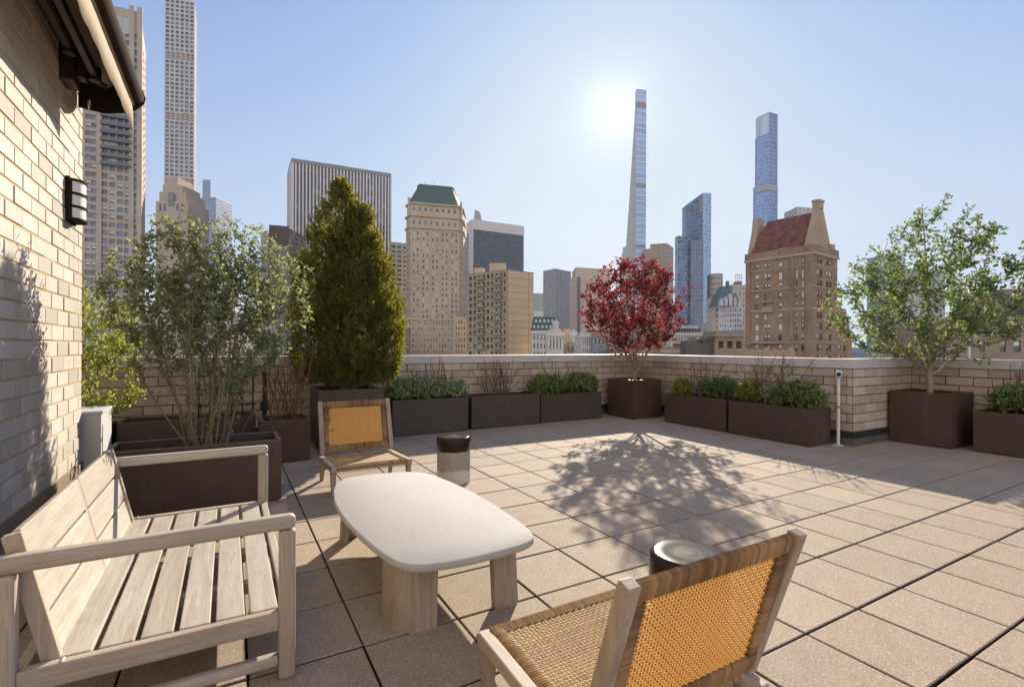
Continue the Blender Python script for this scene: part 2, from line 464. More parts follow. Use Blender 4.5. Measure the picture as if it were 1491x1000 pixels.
M['leaf_shrub'] = m_leaf('shrub_leaf', (0.100, 0.122, 0.056), (0.230, 0.255, 0.135), (0.46, 0.52, 0.20), 0.36)
M['leaf_tree'] = m_leaf('birch_leaf', (0.060, 0.092, 0.034), (0.145, 0.185, 0.080), (0.34, 0.43, 0.13), 0.34)
M['leaf_maple'] = m_leaf('maple_leaf', (0.085, 0.019, 0.023), (0.190, 0.052, 0.056), (0.42, 0.058, 0.062), 0.36)
M['leaf_conifer'] = m_leaf('arborvitae_spray', (0.043, 0.055, 0.014), (0.122, 0.125, 0.029), (0.40, 0.37, 0.05), 0.35)
M['leaf_lime'] = m_leaf('lime_leaf', (0.085, 0.125, 0.022), (0.20, 0.25, 0.05), (0.55, 0.60, 0.10), 0.38)
M['leaf_box'] = m_leaf('boxwood_leaf', (0.080, 0.115, 0.032), (0.235, 0.265, 0.095), (0.40, 0.48, 0.12), 0.34)
M['leaf_variegated'] = m_leaf('variegated_leaf', (0.105, 0.150, 0.055), (0.42, 0.45, 0.25), (0.46, 0.52, 0.2), 0.32)
M['leaf_gold'] = m_leaf('golden_privet_leaf', (0.13, 0.14, 0.022), (0.26, 0.26, 0.055), (0.60, 0.55, 0.08), 0.34)
M['white_paint'] = plain('white_paint', (0.62, 0.60, 0.57), 0.4, var=0.06)
M['black_iron'] = plain('black_iron', (0.018, 0.017, 0.017), 0.5, 0.3)
M['stucco'] = plain('grey_white_stucco', (0.46, 0.45, 0.45), 0.8, var=0.12, scale=2, bump=0.2)
M['bronze'] = plain('bronze_paint', (0.030, 0.020, 0.015), 0.85, 0.0, bump=0.05, spec=0.06)
M['arm_metal'] = plain('bracket_metal', (0.05, 0.035, 0.028), 0.5, 0.5)
M['steel'] = plain('bright_steel', (0.55, 0.53, 0.5), 0.3, 0.9)
def m_canvas():
    t = NT('beige_canvas'); co = t.coord()
    c = t.mix(t.noise(co, 4, 5), (0.50, 0.40, 0.29), (0.66, 0.55, 0.42)); t.set(c, 0.85)
    tr = t.new('ShaderNodeBsdfTranslucent'); t.link(c, tr.inputs['Color'])
    mx = t.new('ShaderNodeMixShader'); mx.inputs[0].default_value = 0.4
    t.link(t.p.outputs[0], mx.inputs[1]); t.link(tr.outputs[0], mx.inputs[2]); t.link(mx.outputs[0], t.out.inputs['Surface'])
    return t.mat
M['canvas'] = m_canvas()
M['opal'] = plain('opal_glass', (0.82, 0.78, 0.70), 0.3, var=0.02)
#@@SETTING
# ------------------------------------------------------------------ terrace floor and slab
U = 0.46                                            # paver module
def make_floor():
    mb = MB()
    bed = MB(); bed.box(-9, 9.4, -4.5, 8.1, -0.09, -0.028)
    tag(bed.build('paving_bed', M['joint']), kind='structure')
    for n in range(-9, 16):
        for m in range(-13, 15):
            x0, x1 = (n + 5.165) * U + 0.0045, (n + 6.165) * U - 0.0045
            y0, y1 = (m + 2.959) * U + 0.0058, (m + 3.959) * U - 0.0058
            if x1 < -1.3 or x0 > 9.3 or y0 > 8.05 or y1 < -4.2: continue
            if x0 > 7.6 and y0 > 3.8: continue
            c = 0.0045; r = rng.random()
            z = [rng.gauss(0, 0.0007) for _ in range(4)]
            dx, dy = rng.gauss(0, 0.0010), rng.gauss(0, 0.0010)
            x0 += dx; x1 += dx; y0 += dy; y1 += dy
            b = len(mb.v)
            mb.v += [(x0, y0, -0.03), (x1, y0, -0.03), (x1, y1, -0.03), (x0, y1, -0.03),
                     (x0, y0, z[0] - c), (x1, y0, z[1] - c), (x1, y1, z[2] - c), (x0, y1, z[3] - c),
                     (x0 + c, y0 + c, z[0]), (x1 - c, y0 + c, z[1]), (x1 - c, y1 - c, z[2]), (x0 + c, y1 - c, z[3])]
            for k in range(4):
                j = (k + 1) % 4
                mb.face((b + k, b + j, b + 4 + j, b + 4 + k), 1, r)
                mb.face((b + 4 + k, b + 4 + j, b + 8 + j, b + 8 + k), 0, r)
            mb.face((b + 8, b + 9, b + 10, b + 11), 0, r)
    tag(mb.build('terrace_floor', [M['paver'], M['joint']]), kind='structure')
make_floor()

# city ground, far below, out to the horizon
GZ = -46.0
gm = MB(); gm.box(-14000, 14000, -14000, 14000, GZ - 1, GZ)
tag(gm.build('city_ground', plain('city_paving', (0.30, 0.265, 0.23), 0.9, var=0.35, scale=0.02)), kind='structure')
sb = MB(); sb.box(-9, 9.6, -6, 8.3, GZ + 0.01, -0.1)
tag(sb.build('terrace_slab', plain('slab_brick', (0.4, 0.32, 0.24), 0.9)), kind='structure')

# ------------------------------------------------------------------ brickwork
def lay(mb, A, B, nrm, z0, z1, course, blen, gap=0.011, proud=0.006, ch=0.003, start=0.0, jit=0.0015):
    """running-bond bricks on the face A->B (plan points), facing nrm"""
    A, B, n = Vector((*A, 0)), Vector((*B, 0)), Vector((*nrm, 0))
    L = (B - A).length; u = (B - A) / L
    rows = max(1, round((z1 - z0) / course)); hz = (z1 - z0) / rows
    for k in range(rows):
        off = start + (0.5 * blen if k % 2 else 0.0)
        s = -off
        while s < L:
            a, b = max(0, s) + gap / 2, min(L, s + blen) - gap / 2
            s += blen
            if b - a < 0.02: continue
            za, zb = z0 + k * hz + gap / 2, z0 + (k + 1) * hz - gap / 2
            pr = proud + rng.gauss(0, jit)
            a += rng.gauss(0, 0.0012); b += rng.gauss(0, 0.0012); za += rng.gauss(0, 0.0008); zb += rng.gauss(0, 0.0008)
            back = [A + u * a + Vector((0, 0, za)), A + u * b + Vector((0, 0, za)), A + u * b + Vector((0, 0, zb)), A + u * a + Vector((0, 0, zb))]
            fr = [A + u * (a + ch) + Vector((0, 0, za + ch)), A + u * (b - ch) + Vector((0, 0, za + ch)),
                  A + u * (b - ch) + Vector((0, 0, zb - ch)), A + u * (a + ch) + Vector((0, 0, zb - ch))]
            i = len(mb.v); r = rng.random()
            mb.v += [tuple(q) for q in back] + [tuple(q + n * pr) for q in fr]
            mb.face((i + 4, i + 5, i + 6, i + 7), 0, r)
            for q in range(4):
                w = (q + 1) % 4
                mb.face((i + q, i + w, i + 4 + w, i + 4 + q), 0, r)

def copings(root, x0, x1, y0, y1, z0, z1, along, seg=2.3):
    """coping slabs with open joints; a drip edge each side"""
    lo, hi = (x0, x1) if along == 'x' else (y0, y1)
    n = max(1, round((hi - lo) / seg)); d = (hi - lo) / n
    for k in range(n):
        a, b = lo + k * d + (0.003 if k else 0), lo + (k + 1) * d - (0.003 if k < n - 1 else 0)
        mb = MB()
        if along == 'x': mb.box(a, b, y0, y1, z0, z1)
        else: mb.box(x0, x1, a, b, z0, z1)
        mb.build('coping', M['coping'], root, bevel=0.006, seg=2)

ZB, ZT, ZC = 0.19, 1.063, 1.194
def parapet(label, name, walls, cops, base):
    p = walls[0]
    t = thing(name, label, 'parapet', ((p[0][0] + p[1][0]) / 2, (p[0][1] + p[1][1]) / 2, 0), group='brick parapets round the terrace')
    br, core, mem, fl = MB(), MB(), MB(), MB()
    for (A, B, n, st) in walls: lay(br, A, B, n, ZB, ZT, 0.1247, 0.315, start=st)
    for c in cops['core']: core.box(*c, -0.05, ZT - 0.002)
    for (x0, x1, y0, y1) in base:
        fl.box(x0, x1, y0, y1, -0.02, 0.105); 
        mem.box(x0 - 0.004 if x1 - x0 < 0.06 else x0, x1, y0 - 0.004 if y1 - y0 < 0.06 else y0, y1, 0.105, ZB - 0.004)
    br.build('brickwork', M['brick'], t); core.build('mortar_core', M['mortar'], t)
    fl.build('metal_flashing', M['flash'], t, bevel=0.003); mem.build('membrane_strip', M['membrane'], t, bevel=0.003)
    for c in cops['cop']: copings(t, *c[:4], ZT, ZC, c[4])
    return t
parapet('cream brick parapet with pale coping running along the back of the terrace, left of the maple', 'parapet_wall',
        [((-3.4, 7.88), (7.47, 7.88), (0, -1), 0.06)],
        {'core': [(-3.4, 7.47, 7.88, 8.2)], 'cop': [(-3.4, 7.445, 7.853, 8.235, 'x')]},
        [(-3.4, 7.44, 7.845, 7.872)])
parapet('cream brick parapet right of the maple, ending at the outward corner with the white camera post', 'parapet_wall',
        [((7.47, 7.88), (7.47, 3.65), (-1, 0), 0.1), ((7.47, 3.65), (9.15, 3.65), (0, -1), 0.0)],
        {'core': [(7.47, 7.8, 3.65, 7.88), (7.8, 9.15, 3.65, 3.99)],
         'cop': [(7.445, 7.825, 3.622, 8.235, 'y'), (7.8255, 9.48, 3.622, 4.01, 'x')]},
        [(7.438, 7.463, 3.618, 7.84), (7.465, 9.14, 3.617, 3.642)])
parapet('cream brick parapet at the far right behind the birch planter', 'parapet_wall',
        [((9.15, 3.645), (9.15, -3.5), (-1, 0), 0.05)],
        {'core': [(9.15, 9.45, -3.5, 3.645)], 'cop': [(9.123, 9.48, -3.5, 3.6205, 'y')]},
        [(9.115, 9.142, -3.5, 3.61)])

# brick house wall on the left
hw = thing('brick_building', 'pale cream brick wall of the penthouse rising at the left edge beside the bench', 'building', (-1.2, 2.5, 0))
b = MB(); lay(b, (-1.2, -3.0), (-1.2, 6.09), (1, 0), 0.25, 7.25, 0.125, 0.32, gap=0.013, proud=0.006, ch=0.004, jit=0.0015)
lay(b, (-1.2, 6.09), (-3.2, 6.09), (0, 1), 0.25, 7.25, 0.125, 0.32, gap=0.014, proud=0.009)
b.build('brickwork', M['brick2'], hw)
b = MB(); b.box(-8, -1.2, -3.0, 6.09, -0.05, 7.25); b.build('mortar_core', M['mortar2'], hw)
b = MB(); b.box(-1.2, -1.18, -3.0, 6.1, -0.01, 0.245); b.build('base_band', plain('brown_base_band', (0.20, 0.145, 0.10), 0.85, bump=0.3), hw, bevel=0.004)  # one darker brown strip along the foot of the wall
b = MB(); b.box(-8.1, -1.14, -3.1, 6.15, 7.25, 7.45); b.build('roof_edge', M['coping'], hw)

# low stuccoed box beyond the wall's end
t = thing('utility_box', 'grey white stuccoed box standing at the end of the pale brick wall', 'utility box', (-1.35, 6.35, 0))
b = MB(); b.box(-1.68, -1.055, 6.12, 6.62, 0, 0.69); b.build('housing', M['stucco'], t, bevel=0.006)
b = MB(); b.box(-1.70, -1.04, 6.105, 6.64, 0.69, 0.715); b.build('lid', M['stucco'], t, bevel=0.004)

# ------------------------------------------------------------------ wall lantern
t = thing('wall_light', 'bronze wall lantern with opal glass and dark hoops on the pale brick wall', 'wall light', (-1.19, 5.62, 2.40))
b = MB(); b.box(-1.191, -1.165, 5.50, 5.74, 2.39, 2.77); b.build('back_plate', M['bronze'], t, bevel=0.004)
def half(mb, r0, z0, z1, squash=0.8, n=16, cx=-1.165, cy=5.62):
    pts = [(cx + squash * r0 * math.sin(PI * k / n), cy - r0 * math.cos(PI * k / n)) for k in range(n + 1)]
    mb.prism(pts, z0, z1, r=0.5)
b = MB(); gp = [(-1.165 + 0.8 * 0.108 * math.sin(PI * k / 20), 5.62 - 0.108 * math.cos(PI * k / 20)) for k in range(21)]
for k in range(20): b.quad((*gp[k], 2.41), (*gp[k + 1], 2.41), (*gp[k + 1], 2.75), (*gp[k], 2.75), r=0.5)
b.build('glass_shade', M['opal'], t)
b = MB(); b.box(-1.165, -1.162, 5.52, 5.72, 2.41, 2.75); b.build('reflector', M['white_paint'], t)  # white backing added inside the lantern to brighten its shade
for z in (2.405, 2.512, 2.622, 2.735):
    b = MB(); half(b, 0.119, z, z + 0.02); b.build('hoop', M['bronze'], t)
for s in (-1, 1):
    b = MB(); b.box(-1.165, -1.148, 5.62 + s * 0.112, 5.62 + s * 0.122, 2.405, 2.755); b.build('side_strip', M['bronze'], t)

# ------------------------------------------------------------------ awning over the wall
AW0, AW1 = -1.0, 5.88
t = thing('awning', 'folded brown awning with beige canvas valance fixed high on the pale brick wall', 'awning', (-1.19, 3.0, 3.5))
hood_o = [(-1.19, 3.95), (-0.95, 3.93), (-0.79, 3.845), (-0.715, 3.755), (-0.70, 3.70), (-0.705, 3.655), (-0.735, 3.62), (-0.765, 3.61)]
hood_i = [(-0.765, 3.63), (-0.738, 3.64), (-0.722, 3.665), (-0.718, 3.70), (-0.735, 3.745), (-0.80, 3.825), (-0.955, 3.905), (-1.19, 3.925)]
def extrude_xz(mb, prof, y0, y1, r=None):
    n = len(mb.v); k = len(prof)
    mb.v += [(x, y0, z) for x, z in prof] + [(x, y1, z) for x, z in prof]
    for i in range(k):
        j = (i + 1) % k
        mb.face((n + i, n + j, n + k + j, n + k + i), 0, r)
    mb.face([n + i for i in reversed(range(k))], 0, r); mb.face([n + k + i for i in range(k)], 0, r)
b = MB(); extrude_xz(b, hood_o + hood_i, AW0, AW1 - 0.012, 0.4); b.build('hood', M['bronze'], t, smooth=True)
plate = [(-1.185, 3.50), (-1.0, 3.485), (-0.83, 3.53), (-0.745, 3.59), (-0.70, 3.645), (-0.69, 3.70), (-0.71, 3.765), (-0.785, 3.86), (-0.945, 3.945), (-1.185, 3.965)]
b = MB(); extrude_xz(b, plate, AW1 - 0.012, AW1 + 0.012, 0.3); b.build('end_plate', M['bronze'], t, bevel=0.003)
b = MB(); b.tube([(-1.00, AW0, 3.80), (-1.00, AW1 - 0.02, 3.80)], 0.085, 20); b.build('fabric_roll', M['canvas'], t, smooth=True)
b = MB(); b.bar((-0.845, AW0, 3.66), (-0.845, AW1 - 0.03, 3.66), 0.075, 0.10); b.build('front_bar', M['bronze'], t, bevel=0.012)
for k, (x, z) in enumerate(((-0.965, 3.63), (-1.07, 3.68))):
    b = MB(); b.bar((x, AW0, z), (x - 0.02, AW1 - 0.45 - 0.3 * k, z), 0.05, 0.07); b.tube([(x - 0.02, AW1 - 0.46 - 0.3 * k, z - 0.06), (x - 0.02, AW1 - 0.46 - 0.3 * k, z + 0.06)], 0.045, 12)
    b.build('folding_arm', M['arm_metal'], t, bevel=0.008)
b = MB(); b.box(-1.19, -1.10, 5.30, 5.52, 3.50, 3.82); b.box(-1.10, -1.04, 5.36, 5.47, 3.56, 3.74); b.tube([(-1.10, 5.41, 3.62), (-0.93, 5.55, 3.60)], 0.022, 8); b.build('bracket', M['arm_metal'], t, bevel=0.006)
b = MB(); b.box(-1.19, -1.12, 3.2, 3.42, 3.50, 3.82); b.build('bracket', M['arm_metal'], t, bevel=0.006)
ring = [(-1.075 + 0.0 * k, 5.70 + 0.032 * math.sin(2 * PI * k / 14), 3.475 + 0.04 * math.cos(2 * PI * k / 14)) for k in range(15)]
b = MB(); b.tube(ring, 0.006, 6, caps=False); b.build('crank_hook', M['steel'], t, smooth=True)
def valance():
    mb = MB(); n = 150; top, bot = [], []
    for i in range(n + 1):
        s = i / n; y = AW0 + (AW1 - 0.06 - AW0) * s
        wv = 0.004 * math.sin(y * 9) + 0.002 * math.sin(y * 23 + 1)
        drop = 0.268 + 0.006 * math.sin(y * 3.1) + rng.uniform(-0.004, 0.004)
        if y > 5.5: drop += 0.05 * ((y - 5.5) / 0.32) ** 1.6 + rng.uniform(-0.005, 0.005)
        top.append((-0.788, y, 3.635)); bot.append((-0.782 + wv, y, 3.635 - drop))
    v0 = len(mb.v); mb.v += top + bot
    for i in range(n): mb.face((v0 + i, v0 + i + 1, v0 + n + 2 + i, v0 + n + 1 + i), 0, 0.5)
    o = mb.build('valance', M['canvas'], t, smooth=True)
    so = o.modifiers.new('thick', 'SOLIDIFY'); so.thickness = 0.003
valance()
for x, z in ((-0.774, 3.628), (-0.778, 3.604)):
    b = MB(); b.tube([(x, AW0, z), (x, AW1 - 0.03, z)], 0.007, 6); b.build('trim_rail', M['canvas'], t)

# ------------------------------------------------------------------ planters
def planter(name, label, x0, x1, y0, y1, h, mat='planter', group=None, soil=0.06):
    t = thing(name, label, 'planter', ((x0 + x1) / 2, (y0 + y1) / 2, 0), group=group)
    w = 0.035; mb = MB()
    mb.box(x0, x1, y0, y1, 0.012, h, skip=(1,))
    n = len(mb.v)
    o = [(x0, y0), (x1, y0), (x1, y1), (x0, y1)]; i_ = [(x0 + w, y0 + w), (x1 - w, y0 + w), (x1 - w, y1 - w), (x0 + w, y1 - w)]
    for k in range(4):
        j = (k + 1) % 4
        mb.quad((*i_[k], h), (*i_[j], h), (*i_[j], h - 0.12), (*i_[k], h - 0.12), 0, 0.5)
    mb.build('shell', M[mat], t)
    rim = MB()
    for k in range(4):
        j = (k + 1) % 4
        rim.hexa([(*o[k], h), (*o[j], h), (*i_[j], h), (*i_[k], h), (*o[k], h + 0.004), (*o[j], h + 0.004), (*i_[j], h + 0.004), (*i_[k], h + 0.004)])
    rim.build('rim', M['planter_rim'] if mat == 'planter' else M[mat], t)
    so = MB(); nx, ny = max(3, int((x1 - x0) / 0.06)), max(3, int((y1 - y0) / 0.06))
    g = {}
    for a in range(nx + 1):
        for c in range(ny + 1):
            g[a, c] = len(so.v); so.v.append((x0 + w + (x1 - x0 - 2 * w) * a / nx, y0 + w + (y1 - y0 - 2 * w) * c / ny, h - soil + rng.uniform(-0.014, 0.014)))
    for a in range(nx):
        for c in range(ny): so.face((g[a, c], g[a + 1, c], g[a + 1, c + 1], g[a, c + 1]))
    so.build('soil', M['soil'], t)
    pl = MB(); pl.box(x0 + 0.03, x1 - 0.03, y0 + 0.03, y1 - 0.03, 0, 0.012); pl.build('plinth', M['membrane'], t)
    return t
GP = 'brown metal planters round the terrace'
planter('planter_box', 'long brown metal planter behind the bench, holding the multi-stemmed shrub', -0.82, 0.41, 4.79, 5.29, 0.525, group=GP, soil=0.05)
planter('planter_box', 'low brown planter against the back parapet behind the multi-stemmed shrub', -1.05, 0.30, 6.86, 7.32, 0.49, group=GP)
planter('planter_box', 'brown planter of bare twigs between the multi-stemmed shrub and the arborvitae', 0.325, 0.85, 6.30, 6.82, 0.486, group=GP)
planter('planter_box', 'black planter tucked behind the grey white stuccoed box', -1.75, -1.10, 6.75, 7.25, 0.47, 'membrane', group=GP)
planter('planter_box', 'tall brown planter under the arborvitae, behind the far cane chair', 1.01, 1.84, 6.75, 7.55, 0.772, group=GP)
planter('planter_box', 'long umber planter with a variegated hedge, right behind the far cane chair', 2.124, 3.351, 7.30, 7.80, 0.535, 'planter_g', GP)
planter('planter_box', 'umber planter holding only a clump of bare twigs', 3.43, 4.737, 7.34, 7.82, 0.53, 'planter_g', GP)
planter('planter_box', 'umber planter with two round green shrubs, left of the maple', 4.79, 6.155, 7.38, 7.83, 0.50, 'planter_g', GP)
planter('planter_box', 'cube brown planter in the parapet corner holding the red maple', 6.55, 7.27, 6.95, 7.67, 0.73, group=GP)
planter('planter_box', 'brown planter with a small light shrub and bare twigs, right of the maple', 6.87, 7.36, 5.207, 6.483, 0.515, group=GP)
planter('planter_box', 'long brown planter with golden and dark green shrubs, left of the white camera post', 6.85, 7.37, 3.885, 5.143, 0.507, group=GP)
planter('planter_box', 'large cube brown planter holding the green birch on the right', 8.37, 9.07, 2.88, 3.60, 0.735, group=GP)
planter('planter_box', 'brown planter with a dark bushy shrub at the right edge of the photo', 8.50, 9.07, 1.30, 2.70, 0.53, group=GP)

# ------------------------------------------------------------------ camera post by the corner
t = thing('camera_post', 'slim white post with a small security camera by the parapet corner', 'camera post', (7.36, 3.78, 0))
b = MB(); b.tube([(7.36, 3.78, 0), (7.36, 3.78, 0.93)], 0.021, 14); b.build('post', M['white_paint'], t, smooth=True)
b = MB(); b.box(7.315, 7.405, 3.735, 3.825, 0, 0.012); b.build('foot_plate', M['white_paint'], t)
b = MB(); b.bar((7.40, 3.80, 1.0), (7.30, 3.745, 0.985), 0.075, 0.085); b.build('camera_body', M['white_paint'], t, bevel=0.014, seg=3)
b = MB(); b.tube([(7.304, 3.747, 0.985), (7.292, 3.740, 0.983)], 0.027, 16); b.build('lens', M['black_iron'], t)
b = MB(); b.tube([(7.36, 3.78, 0.93), (7.362, 3.78, 0.955)], 0.03, 14); b.build('mount', M['white_paint'], t)
b = MB(); b.tube([(7.36, 3.78, 0.52), (7.36, 3.78, 0.545)], 0.0245, 14); b.build('clamp', M['flash'], t)

# ------------------------------------------------------------------ bench
def make_bench():
    X0, X1, Y0, Y1 = -0.66, 0.245, 2.20, 3.885
    t = thing('garden_bench', 'weathered teak bench with slatted seat and no cushions beside the pale brick wall', 'bench', (-0.2, 3.04, 0))
    w = 0.062
    for y in (Y0, Y1 - w):
        yc = y + w / 2
        b = MB(); b.box(X1 - w, X1, y, y + w, 0, 0.60); b.build('front_leg', M['teak_z'], t, bevel=0.014, seg=3)
        b = MB(); b.box(X0, X0 + w, y, y + w, 0, 0.60); b.build('rear_leg', M['teak_z'], t, bevel=0.014, seg=3)
        b = MB(); b.bar((X0, yc, 0.63), (X1, yc, 0.63), w, 0.058); b.build('armrest', M['teak_x'], t, bevel=0.02, seg=4)
        for x in (X1 - w / 2, X0 + w / 2):
            b = MB(); b.tube([(x, yc, 0.655), (x, yc, 0.6595)], 0.008, 12); b.build('dowel_plug', M['teak_z'], t)
        b = MB(); b.box(X0 + w, X1 - w, y + 0.008, y + w - 0.008, 0.055, 0.10); b.build('stretcher', M['teak_x'], t, bevel=0.014, seg=3)
        b = MB(); b.box(X0 + w, X1 - w, y + 0.012, y + w - 0.012, 0.20, 0.276); b.build('seat_rail', M['teak_x'], t, bevel=0.005)
        b = MB(); b.bar((X0 + 0.05, yc, 0.17), (X0 + 0.19, yc, 0.262), 0.035, 0.05); b.build('brace', M['teak_x'], t, bevel=0.004)
    ya, yb = Y0 + w, Y1 - w
    b = MB(); b.box(X1 - 0.045, X1 - 0.008, ya, yb, 0.19, 0.274); b.build('front_rail', M['teak_y'], t, bevel=0.005)
    b = MB(); b.box(X0 + 0.01, X0 + 0.05, ya, yb, 0.14, 0.215); b.build('rear_rail', M['teak_y'], t, bevel=0.005)
    for k in range(1, 4):
        y = ya + (yb - ya) * k / 4
        b = MB(); b.box(X0 + 0.05, X1 - 0.046, y - 0.025, y + 0.025, 0.19, 0.243); b.build('cross_bar', M['teak_x'], t, bevel=0.004)
    # seat slats run the length of the bench
    n = 6; xa, xb = -0.515, X1 - 0.062; gap = 0.019; sw = (xb - xa - gap * (n - 1)) / n
    for k in range(n):
        x = xa + k * (sw + gap)
        b = MB(); b.box(x, x + sw, ya + 0.004, yb - 0.004, 0.248 + rng.uniform(-0.001, 0.001), 0.272); b.build('seat_slat', M['teak_y'], t, bevel=0.004)
    # reclined back: two end stiles, a middle stile, three boards each side
    lo, hi = Vector((-0.515, 0, 0.235)), Vector((-0.625, 0, 0.715))
    d = (hi - lo).normalized(); nrm = Vector((d.z, 0, -d.x))
    def pt(s, off, y): 
        q = lo + d * s + nrm * off; return Vector((q.x, y, q.z))
    H = (hi - lo).length
    for (y, wd) in ((ya + 0.018, 0.036), ((ya + yb) / 2, 0.03), (yb - 0.018, 0.036)):
        b = MB(); m_ = abs(y - (ya + yb) / 2) < 0.01
        b.bar(pt(-0.03, -0.004 if m_ else 0.0, y), pt(H, -0.004 if m_ else 0.0, y), wd, 0.038 if m_ else 0.052, nrm); b.build('back_stile', M['teak_z'], t, bevel=0.004)
    for (s0, s1) in ((ya + 0.037, (ya + yb) / 2 - 0.016), ((ya + yb) / 2 + 0.016, yb - 0.037)):
        for k in range(3):
            h = (H - 0.045) / 3; a0 = 0.03 + k * (h + 0.011)
            b = MB(); b.bar(pt(a0 + h / 2 - 0.004, 0.004, s0), pt(a0 + h / 2 - 0.004, 0.004, s1), 0.024, h, d); b.build('back_board', M['teak_y'], t, bevel=0.004)
    return t
make_bench()

# ------------------------------------------------------------------ coffee table
def make_table():
    cx, cy, hx, hy = 1.015, 2.955, 0.432, 0.885
    t = thing('coffee_table', 'low coffee table with rounded white marble top on curved wooden legs', 'coffee table', (cx, cy, 0))
    ctl = [(.580, 2.937), (.584, 3.202), (.600, 3.376), (.638, 3.593), (.697, 3.752), (.775, 3.822), (.90, 3.850), (1.063, 3.838), (1.22, 3.79), (1.335, 3.69), (1.392, 3.47), (1.428, 3.2), (1.445, 2.979),
           (1.443, 2.7), (1.430, 2.43), (1.408, 2.27), (1.372, 2.178), (1.306, 2.135), (1.217, 2.118), (1.0, 2.105), (.83, 2.122), (.735, 2.155), (.676, 2.225), (.640, 2.36), (.604, 2.62)]
    def outline(inset, n=100):
        """closed smooth curve through the slab's measured edge, moved inwards by inset"""
        K = len(ctl); P = []
        for k in range(n):
            f = k * K / n; i = int(f); t_ = f - i
            p = [ctl[(i + j - 1) % K] for j in range(4)]
            P.append(tuple(0.5 * (2 * p[1][q] + (p[2][q] - p[0][q]) * t_ + (2 * p[0][q] - 5 * p[1][q] + 4 * p[2][q] - p[3][q]) * t_ ** 2 + (3 * p[1][q] - p[0][q] - 3 * p[2][q] + p[3][q]) * t_ ** 3) for q in (0, 1)))
        P = P[::-1]
        O = []
        for k in range(n):
            a, b_ = P[k - 1], P[(k + 1) % n]; l = math.hypot(b_[0] - a[0], b_[1] - a[1])
            O.append((P[k][0] - (b_[1] - a[1]) / l * inset, P[k][1] + (b_[0] - a[0]) / l * inset))
        return O
    mb = MB(); rings = [(0.022, 0.329), (0.006, 0.332), (0.0, 0.340), (0.0, 0.359), (0.003, 0.3665), (0.010, 0.370)]
    n = 100
    for ins, z in rings: mb.v += [(x, y, z) for x, y in outline(ins)]
    for i in range(len(rings) - 1):
        for k in range(n):
            j = (k + 1) % n; mb.face((i * n + k, i * n + j, (i + 1) * n + j, (i + 1) * n + k), 0, 0.5)
    mb.face([k for k in reversed(range(n))], 0, 0.5); mb.face([(len(rings) - 1) * n + k for k in range(n)], 0, 0.5)
    mb.build('tabletop', M['marble'], t, smooth=True)
    def leg(sx, sy, la, lb, rad, th=0.045, flare=0.012):
        # curved panel: along x by la, round a corner of radius rad, along y by lb; flares slightly at the foot
        def path(o, fl):
            xo, yo = cx + sx * (hx - 0.105 + fl), cy + sy * (hy - 0.20 + fl)
            r_ = rad - o; P = [(xo - sx * (rad + la), yo - sy * o)]
            for k in range(9):
                a = PI / 2 * k / 8
                P.append((xo - sx * rad + sx * r_ * math.sin(a), yo - sy * rad + sy * r_ * math.cos(a)))
            P.append((xo - sx * o, yo - sy * (rad + lb)))
            return P
        mb = MB(); top = path(0, 0) + path(th, 0)[::-1]; bot = path(0, flare) + path(th, flare)[::-1]
        if sx * sy > 0: top, bot = top[::-1], bot[::-1]
        mb.prism(bot, 0.0, 0.331, top_pts=top, r=rng.random())
        mb.build('leg', M['oak_z'], t, smooth=True, angle=50)
    leg(-1, -1, 0.07, 0.12, 0.13); leg(1, -1, 0.10, 0.05, 0.06); leg(-1, 1, 0.06, 0.06, 0.07); leg(1, 1, 0.06, 0.06, 0.07)
make_table()

# ------------------------------------------------------------------ ceramic stools
def make_stool(loc, label, rot):
    t = thing('ceramic_stool', label, 'stool', loc, rot, group='glazed ceramic drum stools')
    prof = [(0.150, 0.0), (0.158, 0.004), (0.163, 0.03), (0.164, 0.30), (0.162, 0.318), (0.158, 0.324), (0.163, 0.330), (0.168, 0.345), (0.169, 0.40), (0.168, 0.432), (0.163, 0.448), (0.152, 0.457),
            (0.142, 0.4595), (0.10, 0.456), (0.05, 0.4555), (0.02, 0.456), (0.004, 0.456)]
    b = MB(); b.lathe(prof, 72); b.build('drum', M['ceramic'], t, smooth=True, local=True, angle=60)
    return t
make_stool((1.955, 4.60, 0), 'beige ceramic drum stool with dark glazed rim beside the far cane chair', 0.4)
make_stool((1.745, 1.505, 0), 'glossy black topped ceramic drum stool behind the near cane chair', 2.1)

# ------------------------------------------------------------------ cane lounge chairs
def strand_box(mb, p, q, w, h, up, r):
    mb.bar(p, q, w, h, up, r=r)
def weave(mb, org, ux, uy, un, w, h, pitch, sw, th, dens=2):
    """plain weave of flat strands in the plane org + ux*[0,w] + uy*[0,h], normal un"""
    def ribbon(o, d, s, L, cross, ph):
        k = max(2, int(round(L / cross)) * dens); b = len(mb.v); rr = rng.random()
        for i in range(k + 1):
            a = L * i / k
            off = th * math.cos(PI * (a / cross) + ph)
            c = o + d * a + un * off
            mb.v += [tuple(c - s * sw / 2), tuple(c + un * sw * 0.18), tuple(c + s * sw / 2)]
        for i in range(k):
            q = b + i * 3
            mb.face((q, q + 1, q + 4, q + 3), 0, rr); mb.face((q + 1, q + 2, q + 5, q + 4), 0, rr)
    nx, ny = int(w / pitch), int(h / pitch); px, py = w / nx, h / ny
    for i in range(nx): ribbon(org + ux * (px * (i + 0.5)), uy, ux, h, py, PI * (i % 2) - PI / 2 * 0 )
    for j in range(ny): ribbon(org + uy * (py * (j + 0.5)), ux, uy, w, px, PI * ((j + 1) % 2))
